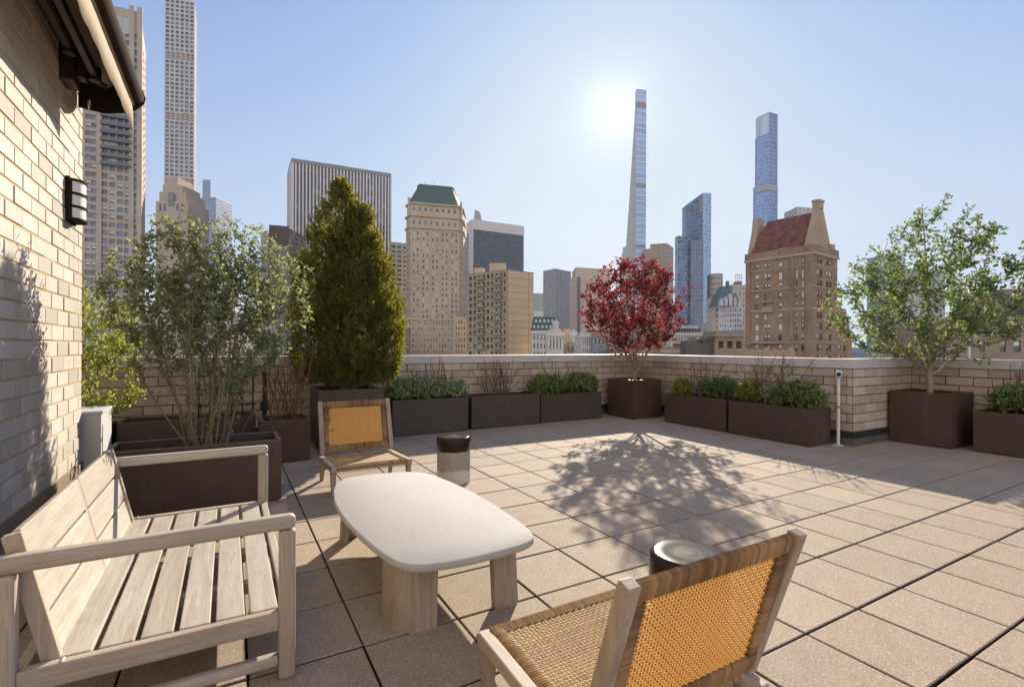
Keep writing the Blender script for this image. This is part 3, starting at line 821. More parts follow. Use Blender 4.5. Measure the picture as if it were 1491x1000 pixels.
def make_chair(label):
    t = thing('cane_chair', label, 'chair', (0, 0, 0), 0, group='low cane lounge chairs at the coffee table')
    hw = 0.345; zf, zb = 0.272, 0.238; yf, yk = -0.37, 0.29
    for s in (-1, 1):
        x = s * hw
        b = MB(); b.bar((x, yf, zf - 0.022), (x, yk + 0.03, zb - 0.022), 0.048, 0.05); b.build('side_rail', M['oak_y'], t, local=True, bevel=0.006)
        b = MB(); b.bar((x, yf + 0.055, 0.226), (x, yf + 0.03, 0.0), 0.046, 0.055, (0, 1, 0), w2=0.034, h2=0.034); b.build('front_leg', M['oak_z'], t, local=True, bevel=0.006)
        b = MB(); b.bar((x, yk - 0.05, 0.20), (x, yk + 0.015, 0.0), 0.046, 0.055, (0, 1, 0), w2=0.034, h2=0.034); b.build('rear_leg', M['oak_z'], t, local=True, bevel=0.006)
        b = MB(); b.bar((x, yk - 0.035, 0.262), (x, 0.425, 0.778), 0.044, 0.042, (0, -1, 0.2)); b.build('back_stile', M['oak_z'], t, local=True, bevel=0.005)
    b = MB(); b.bar((-hw + 0.024, yf + 0.035, 0.238), (hw - 0.024, yf + 0.035, 0.238), 0.03, 0.032); b.build('front_rail', M['oak_y'], t, local=True)
    # seat: woven field with fringe of wrapped strands round its edge
    iw = hw - 0.025
    A = Vector((-iw, yf + 0.012, zf + 0.001)); d = Vector((0, yk - 0.055 - (yf + 0.012), zb - zf)); L = d.length; d.normalize()
    ux = Vector((1, 0, 0)); n = ux.cross(d).normalized()
    seat = thing_mesh = MB(); weave(seat, A + ux * 0.03 + d * 0.03, ux, d, n, 2 * iw - 0.06, L - 0.05, 0.0150, 0.0098, 0.0030)
    so = seat.build('seat', M['seatcane'], t, local=True, smooth=True)
    fr = MB(); k = int(2 * iw / 0.0095)
    for i in range(k):
        x = -iw + (i + 0.5) * 2 * iw / k; r = rng.random()
        p = A + ux * (x + iw)
        fr.tube([p + d * 0.042 + n * 0.002, p + n * 0.007 - d * 0.002, p - d * 0.016 - n * 0.006, p - d * 0.016 - n * 0.034], 0.0038, 5, r=r, caps=False)
        q = p + d * L
        fr.tube([q - d * 0.035 + n * 0.002, q + n * 0.005, q + d * 0.014 - n * 0.01], 0.0038, 5, r=r, caps=False)
    k = int(L / 0.0105)
    for i in range(k):
        p = A + d * ((i + 0.5) * L / k); r = rng.random()
        for s in (0, 1):
            q = p + ux * (2 * iw * s); di = ux * (1 if s == 0 else -1)
            fr.tube([q + di * 0.045 + n * 0.002, q + di * 0.012 + n * 0.005, q - di * 0.002 - n * 0.004], 0.004, 5, r=r, caps=False)
    so2 = fr.build('edge_wrap', M['seatcane'], t, local=True, smooth=True)
    # back: wrapped frame with woven cane inside
    bo = Vector((-iw, yk - 0.01, 0.288)); bt = Vector((-iw, 0.418, 0.772)); db = bt - bo; H = db.length; db.normalize(); nb = db.cross(ux).normalized()   # nb points rearward
    if nb.y < 0: nb = -nb
    W = 2 * iw; fw = 0.062; sd = 0.046
    pan = MB(); weave(pan, bo + ux * (sd - 0.006) + db * (fw - 0.006), ux, db, nb, W - 2 * sd + 0.012, H - 2 * fw + 0.012, 0.0132, 0.0080, 0.0024)
    pan.build('cane_panel', M['cane'], t, local=True, smooth=True)
    wr = MB()
    def loop(c, along_half, across, thick, rr):
        """one turn of rattan round a frame member: c centre, across half-vector, thick half-vector"""
        a, th = across, thick
        pts = []
        m = 10
        for q in range(m):
            an = 2 * PI * q / m
            ca, sa = math.cos(an), math.sin(an)
            pts.append(c + a * math.copysign(abs(ca) ** 0.45, ca) + th * math.copysign(abs(sa) ** 0.7, sa))
        b0 = len(wr.v)
        for q in range(m):
            o = (pts[q] - c).normalized()
            wr.v += [tuple(pts[q] - along_half), tuple(pts[q] + o * 0.0024), tuple(pts[q] + along_half)]
        for q in range(m):
            z = (q + 1) % m
            wr.face((b0 + q * 3, b0 + z * 3, b0 + z * 3 + 1, b0 + q * 3 + 1), 0, rr)
            wr.face((b0 + q * 3 + 1, b0 + z * 3 + 1, b0 + z * 3 + 2, b0 + q * 3 + 2), 0, rr)
    k = int(W / 0.0072); tone = 0.5
    for i in range(k):
        tone += rng.uniform(-0.22, 0.22) + (0.5 - tone) * 0.12; tone = min(1, max(0, tone))
        x = (i + 0.5) * W / k
        for s in (fw / 2, H - fw / 2):
            loop(bo + ux * x + db * s, ux * (W / k * 0.48), db * (fw / 2), nb * 0.013, min(1, max(0, tone + rng.uniform(-0.25, 0.25))))
    k = int((H - 2 * fw) / 0.0072)
    for i in range(k):
        tone += rng.uniform(-0.22, 0.22) + (0.5 - tone) * 0.12; tone = min(1, max(0, tone))
        s = fw + (i + 0.5) * (H - 2 * fw) / k
        for x in (sd / 2, W - sd / 2):
            loop(bo + ux * x + db * s, db * ((H - 2 * fw) / k * 0.48), ux * (sd / 2), nb * 0.012, min(1, max(0, tone + rng.uniform(-0.25, 0.25))))
    wr.build('back_wrap', M['wrap'], t, local=True, smooth=True)
    return t
ch = make_chair('low cane lounge chair at the far end of the coffee table, facing the camera')
ch.location = (1.165, 4.98, 0)
dup(ch, (1.19, 1.33, 0), PI, 'low cane lounge chair in the foreground with its golden back to the camera')
#@@PLANTS
# ------------------------------------------------------------------ plants
def leaf_obj(name, mat, pos, dirs, nrms, L, W, parent, fold=0.25):
    """one mesh of folded, pointed leaves"""
    pos, dirs, nrms = np.asarray(pos, float), np.asarray(dirs, float), np.asarray(nrms, float)
    N = len(pos)
    dirs /= np.linalg.norm(dirs, axis=1)[:, None] + 1e-9
    side = np.cross(dirs, nrms); side /= np.linalg.norm(side, axis=1)[:, None] + 1e-9
    up = np.cross(side, dirs)
    L = np.broadcast_to(L, (N,))[:, None]; W = np.broadcast_to(W, (N,))[:, None]
    p0 = pos; tip = pos + dirs * L - up * L * 0.12
    m1 = pos + dirs * L * 0.30; m2 = pos + dirs * L * 0.66
    a1 = m1 + side * W * 0.46 + up * W * fold; a2 = m2 + side * W * 0.38 + up * W * fold * 0.6
    b1 = m1 - side * W * 0.46 + up * W * fold; b2 = m2 - side * W * 0.38 + up * W * fold * 0.6
    V = np.stack([p0, a1, a2, tip, b2, b1], 1).reshape(-1, 3) - np.array(parent.location)
    me = bpy.data.meshes.new(name)
    me.vertices.add(6 * N); me.vertices.foreach_set('co', V.astype(np.float32).ravel())
    base = np.arange(N)[:, None] * 6
    f = np.stack([base + np.array([[0, 1, 2, 3]]), base + np.array([[0, 3, 4, 5]])], 1).reshape(-1, 4)
    me.loops.add(f.size); me.loops.foreach_set('vertex_index', f.ravel().astype(np.int32))
    me.polygons.add(len(f)); me.polygons.foreach_set('loop_start', (np.arange(len(f)) * 4).astype(np.int32))
    try: me.polygons.foreach_set('loop_total', np.full(len(f), 4, np.int32))
    except Exception: pass
    me.update(calc_edges=True); me.validate()
    at = me.attributes.new('rnd', 'FLOAT', 'FACE')
    at.data.foreach_set('value', np.repeat(nrg.random(N), 2).astype(np.float32))
    me.materials.append(mat)
    o = bpy.data.objects.new(name, me); COL.objects.link(o); o.parent = parent
    return o

def unit(v): return v / (np.linalg.norm(v, axis=-1, keepdims=True) + 1e-9)

def colonize(stems, pts, step=0.07, lift=0.25, jit=0.012, fork=False):
    """join every crown point to the nearest limb; returns nodes, parents, tips"""
    nodes, par = [], []
    for st in stems:
        prev = -1
        if fork and nodes:                       # limbs leave the trunk instead of the soil
            prev = int(np.argmin([np.linalg.norm(nd - st[0]) for nd in nodes[:len(stems[0])]]))
            st = st[1:]
        for k, q in enumerate(st):
            nodes.append(np.array(q, float)); par.append(prev); prev = len(nodes) - 1
    base = nodes[0]
    tips = []
    order = np.argsort(np.linalg.norm(pts - base, axis=1))
    arr = np.array(nodes)
    for i in order:
        p = pts[i]
        d = arr - p
        dist = np.sqrt((d ** 2).sum(1)) + np.maximum(0, arr[:, 2] - p[2] + 0.05) * 1.2
        j = int(np.argmin(dist)); a = arr[j]
        v = p - a; L = np.linalg.norm(v)
        if L < 0.02: continue
        n = max(2, int(math.ceil(L / step)))
        c = a + v * 0.5 + np.array([0, 0, -lift * 0.25 * L]) if v[2] < 0.3 * L else a + v * 0.5 - np.array([v[0], v[1], 0]) * 0.12
        prev = j; new = []
        for k in range(1, n + 1):
            s = k / n
            q = (1 - s) ** 2 * a + 2 * s * (1 - s) * c + s * s * p + nrg.normal(0, jit, 3) * (1 if k < n else 0)
            new.append(q); par.append(prev); prev = len(arr) + len(new) - 1
        arr = np.vstack([arr, np.array(new)])
        tips.append(len(arr) - 1)
    return arr, par, tips

def limbs(mb, arr, par, tip_r=0.0022, power=2.3, maxr=9, n=5):
    N = len(arr); cnt = np.zeros(N)
    kids = [[] for _ in range(N)]
    for i, p in enumerate(par):
        if p >= 0: kids[p].append(i)
    rad = np.zeros(N)
    for i in range(N - 1, -1, -1):
        rad[i] = tip_r if not kids[i] else min(maxr, sum(rad[k] ** power for k in kids[i]) ** (1 / power))
    used = set()
    # chains following the thickest child
    roots = [i for i, p in enumerate(par) if p < 0]
    stack = [(r, None) for r in roots]
    while stack:
        i, frm = stack.pop()
        chain = [] if frm is None else [frm]
        while True:
            chain.append(i)
            if not kids[i]: break
            ks = sorted(kids[i], key=lambda k: -rad[k])
            for k in ks[1:]: stack.append((k, i))
            i = ks[0]
        if len(chain) < 2: continue
        rr = [rad[k] for k in chain]
        if frm is not None: rr[0] = min(rr[0], rr[1] * 1.15)
        nn = n if max(rr) < 0.012 else 9
        mb.tube([arr[k] for k in chain], rr, nn, caps=False)
    return rad

def twig_leaves(arr, par, tips, per, spread, droop=0.25, back=3):
    pos, dr, nm = [], [], []
    for t in tips:
        chain = [t]
        while len(chain) < back + 1 and par[chain[-1]] >= 0: chain.append(par[chain[-1]])
        for _ in range(per):
            s = nrg.random() ** 0.8 * (len(chain) - 1); k = int(s); f = s - k
            k2 = min(k + 1, len(chain) - 1)
            p = arr[chain[k]] * (1 - f) + arr[chain[k2]] * f
            ax = unit(arr[chain[0]] - arr[chain[-1]])
            d = unit(nrg.normal(0, 1, 3)); d = unit(d + ax * 0.9 - np.array([0, 0, droop]))
            pos.append(p + nrg.normal(0, spread, 3)); dr.append(d)
            nm.append(unit(nrg.normal(0, 0.75, 3) + np.array([0, 0, 0.8])))
    return pos, dr, nm

def clumpy(fn, n, nclump, sig, lo, hi):
    """points inside fn gathered round clump centres"""
    C = []
    while len(C) < nclump:
        q = lo + (hi - lo) * nrg.random(3)
        if fn(q): C.append(q)
    P = []
    while len(P) < n:
        c = C[nrg.integers(len(C))]
        q = c + nrg.normal(0, 1, 3) * sig
        if fn(q): P.append(q)
    return np.array(P)

def arc(p, q, bend, n=7):
    p, q, bend = np.array(p, float), np.array(q, float), np.array(bend, float)
    return [p + (q - p) * t + bend * (t * (1 - t) * 4) + (nrg.normal(0, 0.008, 3) if 0 < t < 1 else 0) for t in np.linspace(0, 1, n)]

# --- multi-stemmed shrub behind the bench
def big_shrub():
    c = np.array([-0.17, 5.04, 0.46])
    t = thing('leafy_shrub', 'large multi-stemmed green shrub spreading from the planter behind the bench', 'shrub', tuple(c))
    stems = []
    for k in range(24):
        a = nrg.random() * 2 * PI; ra = 0.06 + 0.24 * nrg.random()
        p = c + np.array([math.cos(a) * ra * 0.9, math.sin(a) * min(ra, 0.16), 0])
        rr = 0.12 + 0.42 * nrg.random()
        q = c + np.array([math.cos(a) * rr * 1.3, math.sin(a) * rr, 0.75 + 0.65 * nrg.random()])
        stems.append(arc(p, q, (nrg.normal(0, 0.04), nrg.normal(0, 0.04), 0.03)))
    hgt = 2.14
    def inside(q):
        z = q[2] - c[2]
        if z < 0.46 or z > hgt: return False
        s = z / hgt
        if s < 0.6: rx = 0.34 + 0.52 * min(1, (s - 0.15) / 0.40)
        else: rx = 0.86 * math.sqrt(max(0, 1 - ((s - 0.6) / 0.42) ** 2))
        dx, dy = q[0] - (c[0] + 0.05), q[1] - (c[1] + 0.18)
        return (dx / (rx * 0.98)) ** 2 + (dy / (rx * 0.74)) ** 2 < 1
    pts = clumpy(inside, 800, 170, np.array([0.16, 0.16, 0.15]), c + np.array([-1.15, -0.95, 0.4]), c + np.array([1.15, 1.05, hgt]))
    arr, par, tips = colonize(stems, pts, 0.09)
    mb = MB(); limbs(mb, arr, par, 0.0024, 2.5, 0.015, 4); mb.build('stems', M['stem'], t, smooth=True)
    p, d, n = twig_leaves(arr, par, tips, 13, 0.026, 0.2, 4)
    leaf_obj('foliage', M['leaf_shrub'], p, d, n, nrg.uniform(0.030, 0.056, len(p)), nrg.uniform(0.018, 0.031, len(p)), t)
big_shrub()

# --- yellow green tree beyond the wall's end
def lime_tree():
    c = np.array([-1.38, 7.0, 0.42])
    t = thing('leafy_shrub', 'yellow green shrub half hidden by the end of the pale brick wall', 'shrub', tuple(c))
    stems = [arc(c, c + np.array([0.05 * k, 0.03 * (k - 1), 1.0 + 0.2 * k]), (0.03 * k, 0, 0)) for k in range(3)]
    def inside(q):
        z = q[2] - c[2]; dx, dy = q[0] - c[0], q[1] - c[1]
        up = (dx / 0.80) ** 2 + (dy / 0.6) ** 2 + ((z - 1.15) / 0.62) ** 2 < 1
        low = ((dx - 0.18) / 0.42) ** 2 + (dy / 0.45) ** 2 + ((z - 0.42) / 0.34) ** 2 < 1
        return up or low
    pts = clumpy(inside, 420, 60, np.array([0.11, 0.11, 0.09]), c + np.array([-0.9, -0.7, 0.05]), c + np.array([0.9, 0.7, 1.8]))
    arr, par, tips = colonize(stems, pts, 0.1)
    mb = MB(); limbs(mb, arr, par, 0.002, 2.4, 0.03, 4); mb.build('stems', M['bark'], t, smooth=True)
    p, d, n = twig_leaves(arr, par, tips, 13, 0.03, 0.1, 3)
    leaf_obj('foliage', M['leaf_lime'], p, d, n, nrg.uniform(0.03, 0.05, len(p)), nrg.uniform(0.018, 0.028, len(p)), t)
lime_tree()

# --- red maple
def maple():
    c = np.array([6.91, 7.31, 0.67])
    t = thing('maple_tree', 'small red leaved maple in the cube planter at the parapet corner', 'tree', tuple(c))
    stems = [arc(c, c + np.array([0.0, 0.0, 0.36]), (0.01, 0.0, 0), 5)]
    f = c + np.array([0, 0, 0.30])
    for k in range(7):
        a = 2 * PI * k / 7 + nrg.normal(0, 0.2); r_ = 0.30 + 0.28 * nrg.random()
        stems.append(arc(c + np.array([0, 0, 0.10 + 0.22 * nrg.random()]), f + np.array([math.cos(a) * r_, math.sin(a) * r_, 0.45 + 0.4 * nrg.random()]), (0, 0, -0.03)))
    def inside(q):
        z = q[2] - c[2]; dx, dy = q[0] - c[0], q[1] - c[1]
        if z < 0.60 or z > 2.5: return False
        s = (z - 0.60) / 1.90
        rx = 0.50 + 0.64 * min(1, s / 0.30) if s < 0.30 else 1.12 * (max(0, 1 - ((s - 0.30) / 0.72) ** 2.2)) ** 0.5
        return dx * dx + dy * dy < rx * rx
    pts = clumpy(inside, 680, 110, np.array([0.17, 0.17, 0.09]), c + np.array([-1.2, -1.2, 0.4]), c + np.array([1.2, 1.2, 2.5]))
    arr, par, tips = colonize(stems, pts, 0.1, fork=True)
    mb = MB(); limbs(mb, arr, par, 0.0036, 2.4, 0.048, 5); mb.build('trunk', M['bark_pale'], t, smooth=True)
    p, d, n = twig_leaves(arr, par, tips, 9, 0.035, 0.15, 3)
    leaf_obj('crown', M['leaf_maple'], p, d, n, nrg.uniform(0.05, 0.092, len(p)), nrg.uniform(0.028, 0.052, len(p)), t)
maple()

# --- birch on the right
def birch():
    c = np.array([8.70, 3.24, 0.67])
    t = thing('birch_tree', 'airy green birch with low forking trunk in the large cube planter on the right', 'tree', tuple(c))
    stems = [arc(c, c + np.array([0.02, 0.0, 0.75]), (0.01, 0.01, 0), 9)]
    for k in range(10):
        a = 2 * PI * k / 10 + nrg.normal(0, 0.25); r_ = 0.45 + 0.45 * nrg.random()
        z0 = 0.24 + 0.36 * nrg.random()
        stems.append(arc(c + np.array([0, 0, z0]), c + np.array([math.cos(a) * r_, math.sin(a) * r_, z0 + 0.45 + 0.45 * nrg.random()]), (math.cos(a) * 0.05, math.sin(a) * 0.05, -0.06)))
    stems.append(arc(c + np.array([0.02, 0, 0.72]), c + np.array([-0.05, 0.08, 2.75]), (0.05, 0.02, 0), 12))
    def inside(q):
        z = q[2] - c[2]; dx, dy = q[0] - c[0], q[1] - c[1]
        if z < 0.58 or z > 3.02: return False
        s = (z - 0.58) / 2.44
        rx = 0.80 + 0.60 * min(1, s / 0.22) if s < 0.34 else 1.40 * (max(0, 1 - ((s - 0.34) / 0.67) ** 1.05)) ** 0.9
        return dx * dx + dy * dy < rx * rx
    pts = clumpy(inside, 640, 240, np.array([0.15, 0.15, 0.12]), c + np.array([-1.45, -1.45, 0.4]), c + np.array([1.45, 1.45, 3.0]))
    arr, par, tips = colonize(stems, pts, 0.1, fork=True)
    mb = MB(); limbs(mb, arr, par, 0.0037, 2.3, 0.072, 5); mb.build('trunk', M['bark_pale'], t, smooth=True)
    p, d, n = twig_leaves(arr, par, tips, 14, 0.035, 0.2, 4)
    leaf_obj('crown', M['leaf_tree'], p, d, n, nrg.uniform(0.042, 0.075, len(p)), nrg.uniform(0.026, 0.046, len(p)), t)
birch()

# --- arborvitae
def arborvitae():
    c = np.array([1.45, 7.12, 0.70])
    t = thing('arborvitae', 'tall dense dark green arborvitae cone with a second lower tip', 'evergreen tree', tuple(c))
    mb = MB()
    for k in range(3):
        q = c + np.array([0.07 * (k - 1), 0.03 * (k % 2), 0])
        mb.tube(arc(q, q + np.array([0.10 * (k - 1), 0.02, 2.2]), (0.01, 0, 0)), [0.05, 0.045, 0.04, 0.033, 0.026, 0.018, 0.008], 9)
    mb.build('trunk', M['bark'], t, smooth=True)
    P, D, N_ = [], [], []
    cones = [(np.array([-0.13, 0.0, 0]), 2.90, 0.66, 1.0), (np.array([0.20, -0.06, 0]), 2.60, 0.56, 0.85), (np.array([0.36, 0.02, 0]), 2.05, 0.42, 0.5), (np.array([-0.36, 0.0, 0]), 2.2, 0.42, 0.55), (np.array([0.0, -0.22, 0]), 2.2, 0.52, 0.6)]
    plumes = []
    for off, h, r0, wgt in cones:
        for _ in range(int(760 * wgt)):
            s = nrg.random() ** 1.15
            z = 0.20 + s * (h - 0.23)
            prof = (0.66 + 0.34 * math.sin(PI / 2 * s / 0.28) if s < 0.28 else (1 - ((s - 0.28) / 0.72) ** 1.9)) * r0 * 0.93 + 0.03
            a = nrg.random() * 2 * PI
            rr = prof * (0.82 + 0.22 * nrg.random())
            plumes.append((c + off * (1 - 0.25 * s) + np.array([math.cos(a) * rr, math.sin(a) * rr, z]), a, 0.10 + 0.10 * nrg.random()))
    for q, a, L in plumes:
        ax = unit(np.array([math.cos(a) * 0.55, math.sin(a) * 0.55, 1.0]) + nrg.normal(0, 0.18, 3))
        tw = unit(np.cross(ax, nrg.normal(0, 1, 3)))
        for k in range(26):
            s = nrg.random()
            sd = tw * nrg.choice([-1, 1])
            d = unit(ax * 0.9 + sd * (0.75 - 0.35 * s) + nrg.normal(0, 0.22, 3))
            P.append(q + ax * (s - 0.55) * L * 1.2 + nrg.normal(0, 0.016, 3)); D.append(d)
            N_.append(unit(np.cross(ax, tw) + nrg.normal(0, 0.4, 3)))
    n = len(P)
    leaf_obj('foliage', M['leaf_conifer'], P, D, N_, nrg.uniform(0.032, 0.07, n), nrg.uniform(0.010, 0.021, n), t)
arborvitae()

# --- low shrubs in the planters
def bush(label, blobs, mat, n, L, W, stems=8, dens=1.0, spiky=0.0, group='low shrubs in the brown planters'):
    """blobs: (centre, radii); leaves cluster in rosettes near the surface"""
    cs = np.array([b_[0] for b_ in blobs], float)
    base = cs.mean(0); base[2] = min(b_[0][2] - b_[1][2] for b_ in blobs)
    t = thing('low_shrub', label, 'shrub', tuple(base), group=group)
    P, D, N_ = [], [], []; tips = []
    vol = np.array([b_[1][0] * b_[1][1] + b_[1][0] * b_[1][2] for b_ in blobs]); vol /= vol.sum()
    for _ in range(n):
        bi = nrg.choice(len(blobs), p=vol); c_, r_ = np.array(blobs[bi][0]), np.array(blobs[bi][1])
        u = unit(nrg.normal(0, 1, 3)); u[2] = abs(u[2]) if nrg.random() < 0.75 else u[2]
        s = 0.64 + 0.44 * nrg.random() ** 1.3 + (0.3 * nrg.random() if nrg.random() < 0.09 else 0)
        q = c_ + u * r_ * s
        if q[2] < base[2] + 0.01: continue
        ax = unit(u * 0.8 + np.array([0, 0, 0.5 + spiky]) + nrg.normal(0, 0.25, 3)); tips.append(q)
        for k in range(9):
            d = unit(ax * 0.55 + nrg.normal(0, 0.75, 3))
            P.append(q + nrg.normal(0, 0.012, 3) - ax * nrg.random() * 0.06); D.append(d); N_.append(unit(ax + nrg.normal(0, 0.45, 3)))
    mb = MB()
    for q in [tips[i] for i in nrg.choice(len(tips), min(stems * len(blobs), len(tips)), replace=False)]:
        b0 = np.array([q[0] * 0.5 + base[0] * 0.5 if len(blobs) == 1 else q[0], q[1] * 0.6 + base[1] * 0.4, base[2] - 0.02])
        mb.tube(arc(b0, q, (0, 0, 0.01), 5), [0.005, 0.0045, 0.004, 0.003, 0.002], 5)
    mb.build('stems', M['bark'], t, smooth=True)
    k = len(P)
    leaf_obj('foliage', mat, P, D, N_, nrg.uniform(L * 0.7, L * 1.2, k), nrg.uniform(W * 0.7, W * 1.2, k), t)
    return t
# row under the left parapet
hz = 0.505
bush('long variegated hedge filling the umber planter right of the arborvitae',
     [((2.28, 7.5, hz + .10), (.22, .22, .24)), ((2.52, 7.5, hz + .11), (.24, .23, .26)), ((2.78, 7.52, hz + .10), (.24, .22, .23)), ((3.02, 7.52, hz + .09), (.23, .22, .21)), ((3.25, 7.52, hz + .08), (.20, .2, .22))],
     M['leaf_variegated'], 880, 0.045, 0.024)
bush('round green shrub at the left end of the umber planter left of the maple', [((4.93, 7.55, .58), (.30, .24, .27)), ((5.18, 7.55, .60), (.24, .22, .22))], M['leaf_box'], 430, 0.052, 0.028)
bush('round green shrub at the right end of the umber planter left of the maple', [((5.72, 7.58, .60), (.28, .22, .25)), ((5.98, 7.58, .58), (.22, .2, .26))], M['leaf_box'], 400, 0.052, 0.028)
bush('small pale yellow green shrub right of the maple planter', [((7.05, 6.22, .60), (.17, .22, .20))], M['leaf_gold'], 200, 0.045, 0.024)
bush('loose dark green shrub between the pale small shrub and the golden one', [((7.10, 5.62, .60), (.2, .30, .24)), ((7.12, 5.38, .60), (.18, .22, .25))], M['leaf_tree'], 300, 0.06, 0.022, spiky=0.8)
bush('round golden green shrub at the far end of the long brown planter', [((7.06, 4.92, .62), (.2, .22, .24))], M['leaf_gold'], 260, 0.045, 0.024)
bush('dark green bush at the near end of the long brown planter by the camera post', [((7.10, 4.13, .62), (.24, .27, .25)), ((7.10, 4.40, .60), (.2, .2, .22)), ((7.1, 4.0, .56), (.2, .17, .2))], M['leaf_box'], 520, 0.058, 0.03, spiky=0.3)
bush('pale twiggy green shrub in the middle of the long brown planter', [((7.08, 4.58, .58), (.16, .2, .22))], M['leaf_variegated'], 90, 0.05, 0.026)
bush('dark glossy bush in the planter at the right edge of the photo', [((8.78, 2.35, .64), (.25, .28, .26)), ((8.78, 1.9, .64), (.25, .3, .27))], M['leaf_box'], 560, 0.058, 0.03, spiky=0.2)

def twigs(label, c, rx, ry, h, n, fan=0.35, side=3):
    t = thing('bare_twigs', label, 'dry plant', c, group='bare winter twigs in the planters')
    mb = MB(); c = np.array(c)
    for _ in range(n):
        p = c + np.array([nrg.uniform(-rx, rx), nrg.uniform(-ry, ry), 0])
        q = p + np.array([nrg.normal(0, fan * h * 0.55), nrg.normal(0, fan * h * 0.45), h * nrg.uniform(0.55, 1.0)])
        a = arc(p, q, (nrg.normal(0, 0.02), nrg.normal(0, 0.02), 0.02), 7)
        mb.tube(a, [0.0062, 0.0058, 0.0053, 0.0048, 0.0042, 0.0034, 0.002], 4)
        for _ in range(nrg.integers(0, side + 1)):
            k = nrg.integers(2, 6); v = unit(q - p + nrg.normal(0, 0.35 * h, 3)); l = h * nrg.uniform(0.12, 0.3)
            mb.tube(arc(a[k], a[k] + v * l, (0, 0, 0.01), 4), [0.0042, 0.0036, 0.003, 0.0018], 4)
    mb.build('stems', M['twig'], t, smooth=True)
twigs('bare twigs rising behind the left part of the variegated hedge', (2.45, 7.62, .49), .30, .08, .62, 18)
twigs('bare twigs rising behind the right part of the variegated hedge', (3.05, 7.64, .49), .28, .08, .66, 20)
twigs('clump of bare reddish twigs alone in its umber planter', (4.05, 7.60, .48), .22, .12, .68, 34, 0.45)
twigs('bare twigs behind the two round shrubs left of the maple', (5.42, 7.66, .45), .42, .08, .66, 18)
twigs('bare twigs between the pale small shrub and the loose dark shrub', (7.15, 5.88, .46), .08, .18, .72, 22, 0.5)
twigs('dense fan of bare twigs over the middle of the long brown planter', (7.14, 4.62, .45), .10, .30, .85, 34, 0.55)
twigs('bare twigs behind the dark glossy bush at the right edge of the photo', (8.90, 2.30, .48), .08, .30, .72, 16, 0.5)
twigs('tall bare twigs with few leaves in the planter left of the arborvitae', (0.585, 6.56, .43), .16, .16, 1.05, 26, 0.35)

# black iron trellis and stake behind the big shrub
t = thing('iron_trellis', 'black iron trellis standing behind the multi-stemmed shrub', 'trellis', (0.08, 7.05, 0.44))
for k in range(6):
    b = MB(); x = -0.30 + k * 0.115; b.bar((x, 7.05, 0.43), (x, 7.05, 1.10), 0.018, 0.018, (0, 1, 0)); b.build('upright', M['black_iron'], t)
for z in (0.62, 0.98):
    b = MB(); b.bar((-0.33, 7.03, z), (0.31, 7.03, z), 0.016, 0.024); b.build('cross_rail', M['black_iron'], t)
t = thing('iron_stake', 'black iron stake leaning on the parapet beside the twig planter', 'stake', (0.40, 7.2, 0))
b = MB(); b.bar((0.42, 7.30, 0), (0.42, 7.30, 1.02), 0.05, 0.05, (0, 1, 0)); b.build('post', M['black_iron'], t)
b = MB(); b.box(0.37, 0.47, 7.25, 7.35, 0.50, 0.62); b.build('collar', M['black_iron'], t)
#@@CITY
# ------------------------------------------------------------------ the city
FW, RT = Vector((math.cos(YAW), math.sin(YAW))), Vector((math.sin(YAW), -math.cos(YAW)))
def P(px, D):
    """plan point seen in photo column px at distance D along the view"""
    q = FW * D + RT * ((px - CX) / F_PX * D); return (q.x, q.y)
def Z(px, py, D): return EYE - (py - (CY + ROLL * (px - CX))) * D / F_PX
def add(a, b, k=1.0): return (a[0] + b[0] * k, a[1] + b[1] * k)
def sub(a, b): return (a[0] - b[0], a[1] - b[1])
def along(A, B, px):
    """distance from A along A->B at which photo column px meets the face"""
    t = (px - CX) / F_PX; rx, ry = FW.x + RT.x * t, FW.y + RT.y * t
    dx, dy = B[0] - A[0], B[1] - A[1]
    den = rx * dy - ry * dx
    s = (ry * A[0] - rx * A[1]) / den
    return s * math.hypot(dx, dy)

def win_mesh(name, fm, gm, low=None, bar=True):
    mb = MB(); f = 0.07
    mb.box(0, 1, -0.06, 0, 0, f); mb.box(0, 1, -0.06, 0, 1 - f, 1); mb.box(0, f * 1.4, -0.06, 0, f, 1 - f); mb.box(1 - f * 1.4, 1, -0.06, 0, f, 1 - f)
    if bar: mb.box(f * 1.4, 1 - f * 1.4, -0.05, 0, 0.47, 0.53)
    mb.quad((f, -0.02, f), (1 - f, -0.02, f), (1 - f, -0.02, 0.5), (f, -0.02, 0.5), 1)
    mb.quad((f, -0.02, 0.5), (1 - f, -0.02, 0.5), (1 - f, -0.02, 1 - f), (f, -0.02, 1 - f), 2 if low else 1)
    me = bpy.data.meshes.new(name); me.from_pydata(mb.v, [], mb.f)
    for m_ in ([fm, gm] + ([low] if low else [])): me.materials.append(m_)
    me.polygons.foreach_set('material_index', mb.m)
    return me, mb
G_dark = plain('window_glass', (0.035, 0.042, 0.052), 0.08, 0.0, 0.2, 0.5, spec=0.7)
G_mid = plain('window_glass_grey', (0.10, 0.115, 0.13), 0.12, 0.0, 0.2, 0.5, spec=0.7)
G_blue = plain('window_glass_blue', (0.12, 0.17, 0.25), 0.10, 0.0, 0.2, 0.3, spec=0.7)
Blind = plain('window_blind', (0.62, 0.60, 0.55), 0.6)
Fr_d = plain('dark_sash', (0.05, 0.045, 0.04), 0.5); Fr_w = plain('white_sash', (0.5, 0.48, 0.44), 0.5)
Fr_b = plain('brown_sash', (0.10, 0.065, 0.045), 0.5)
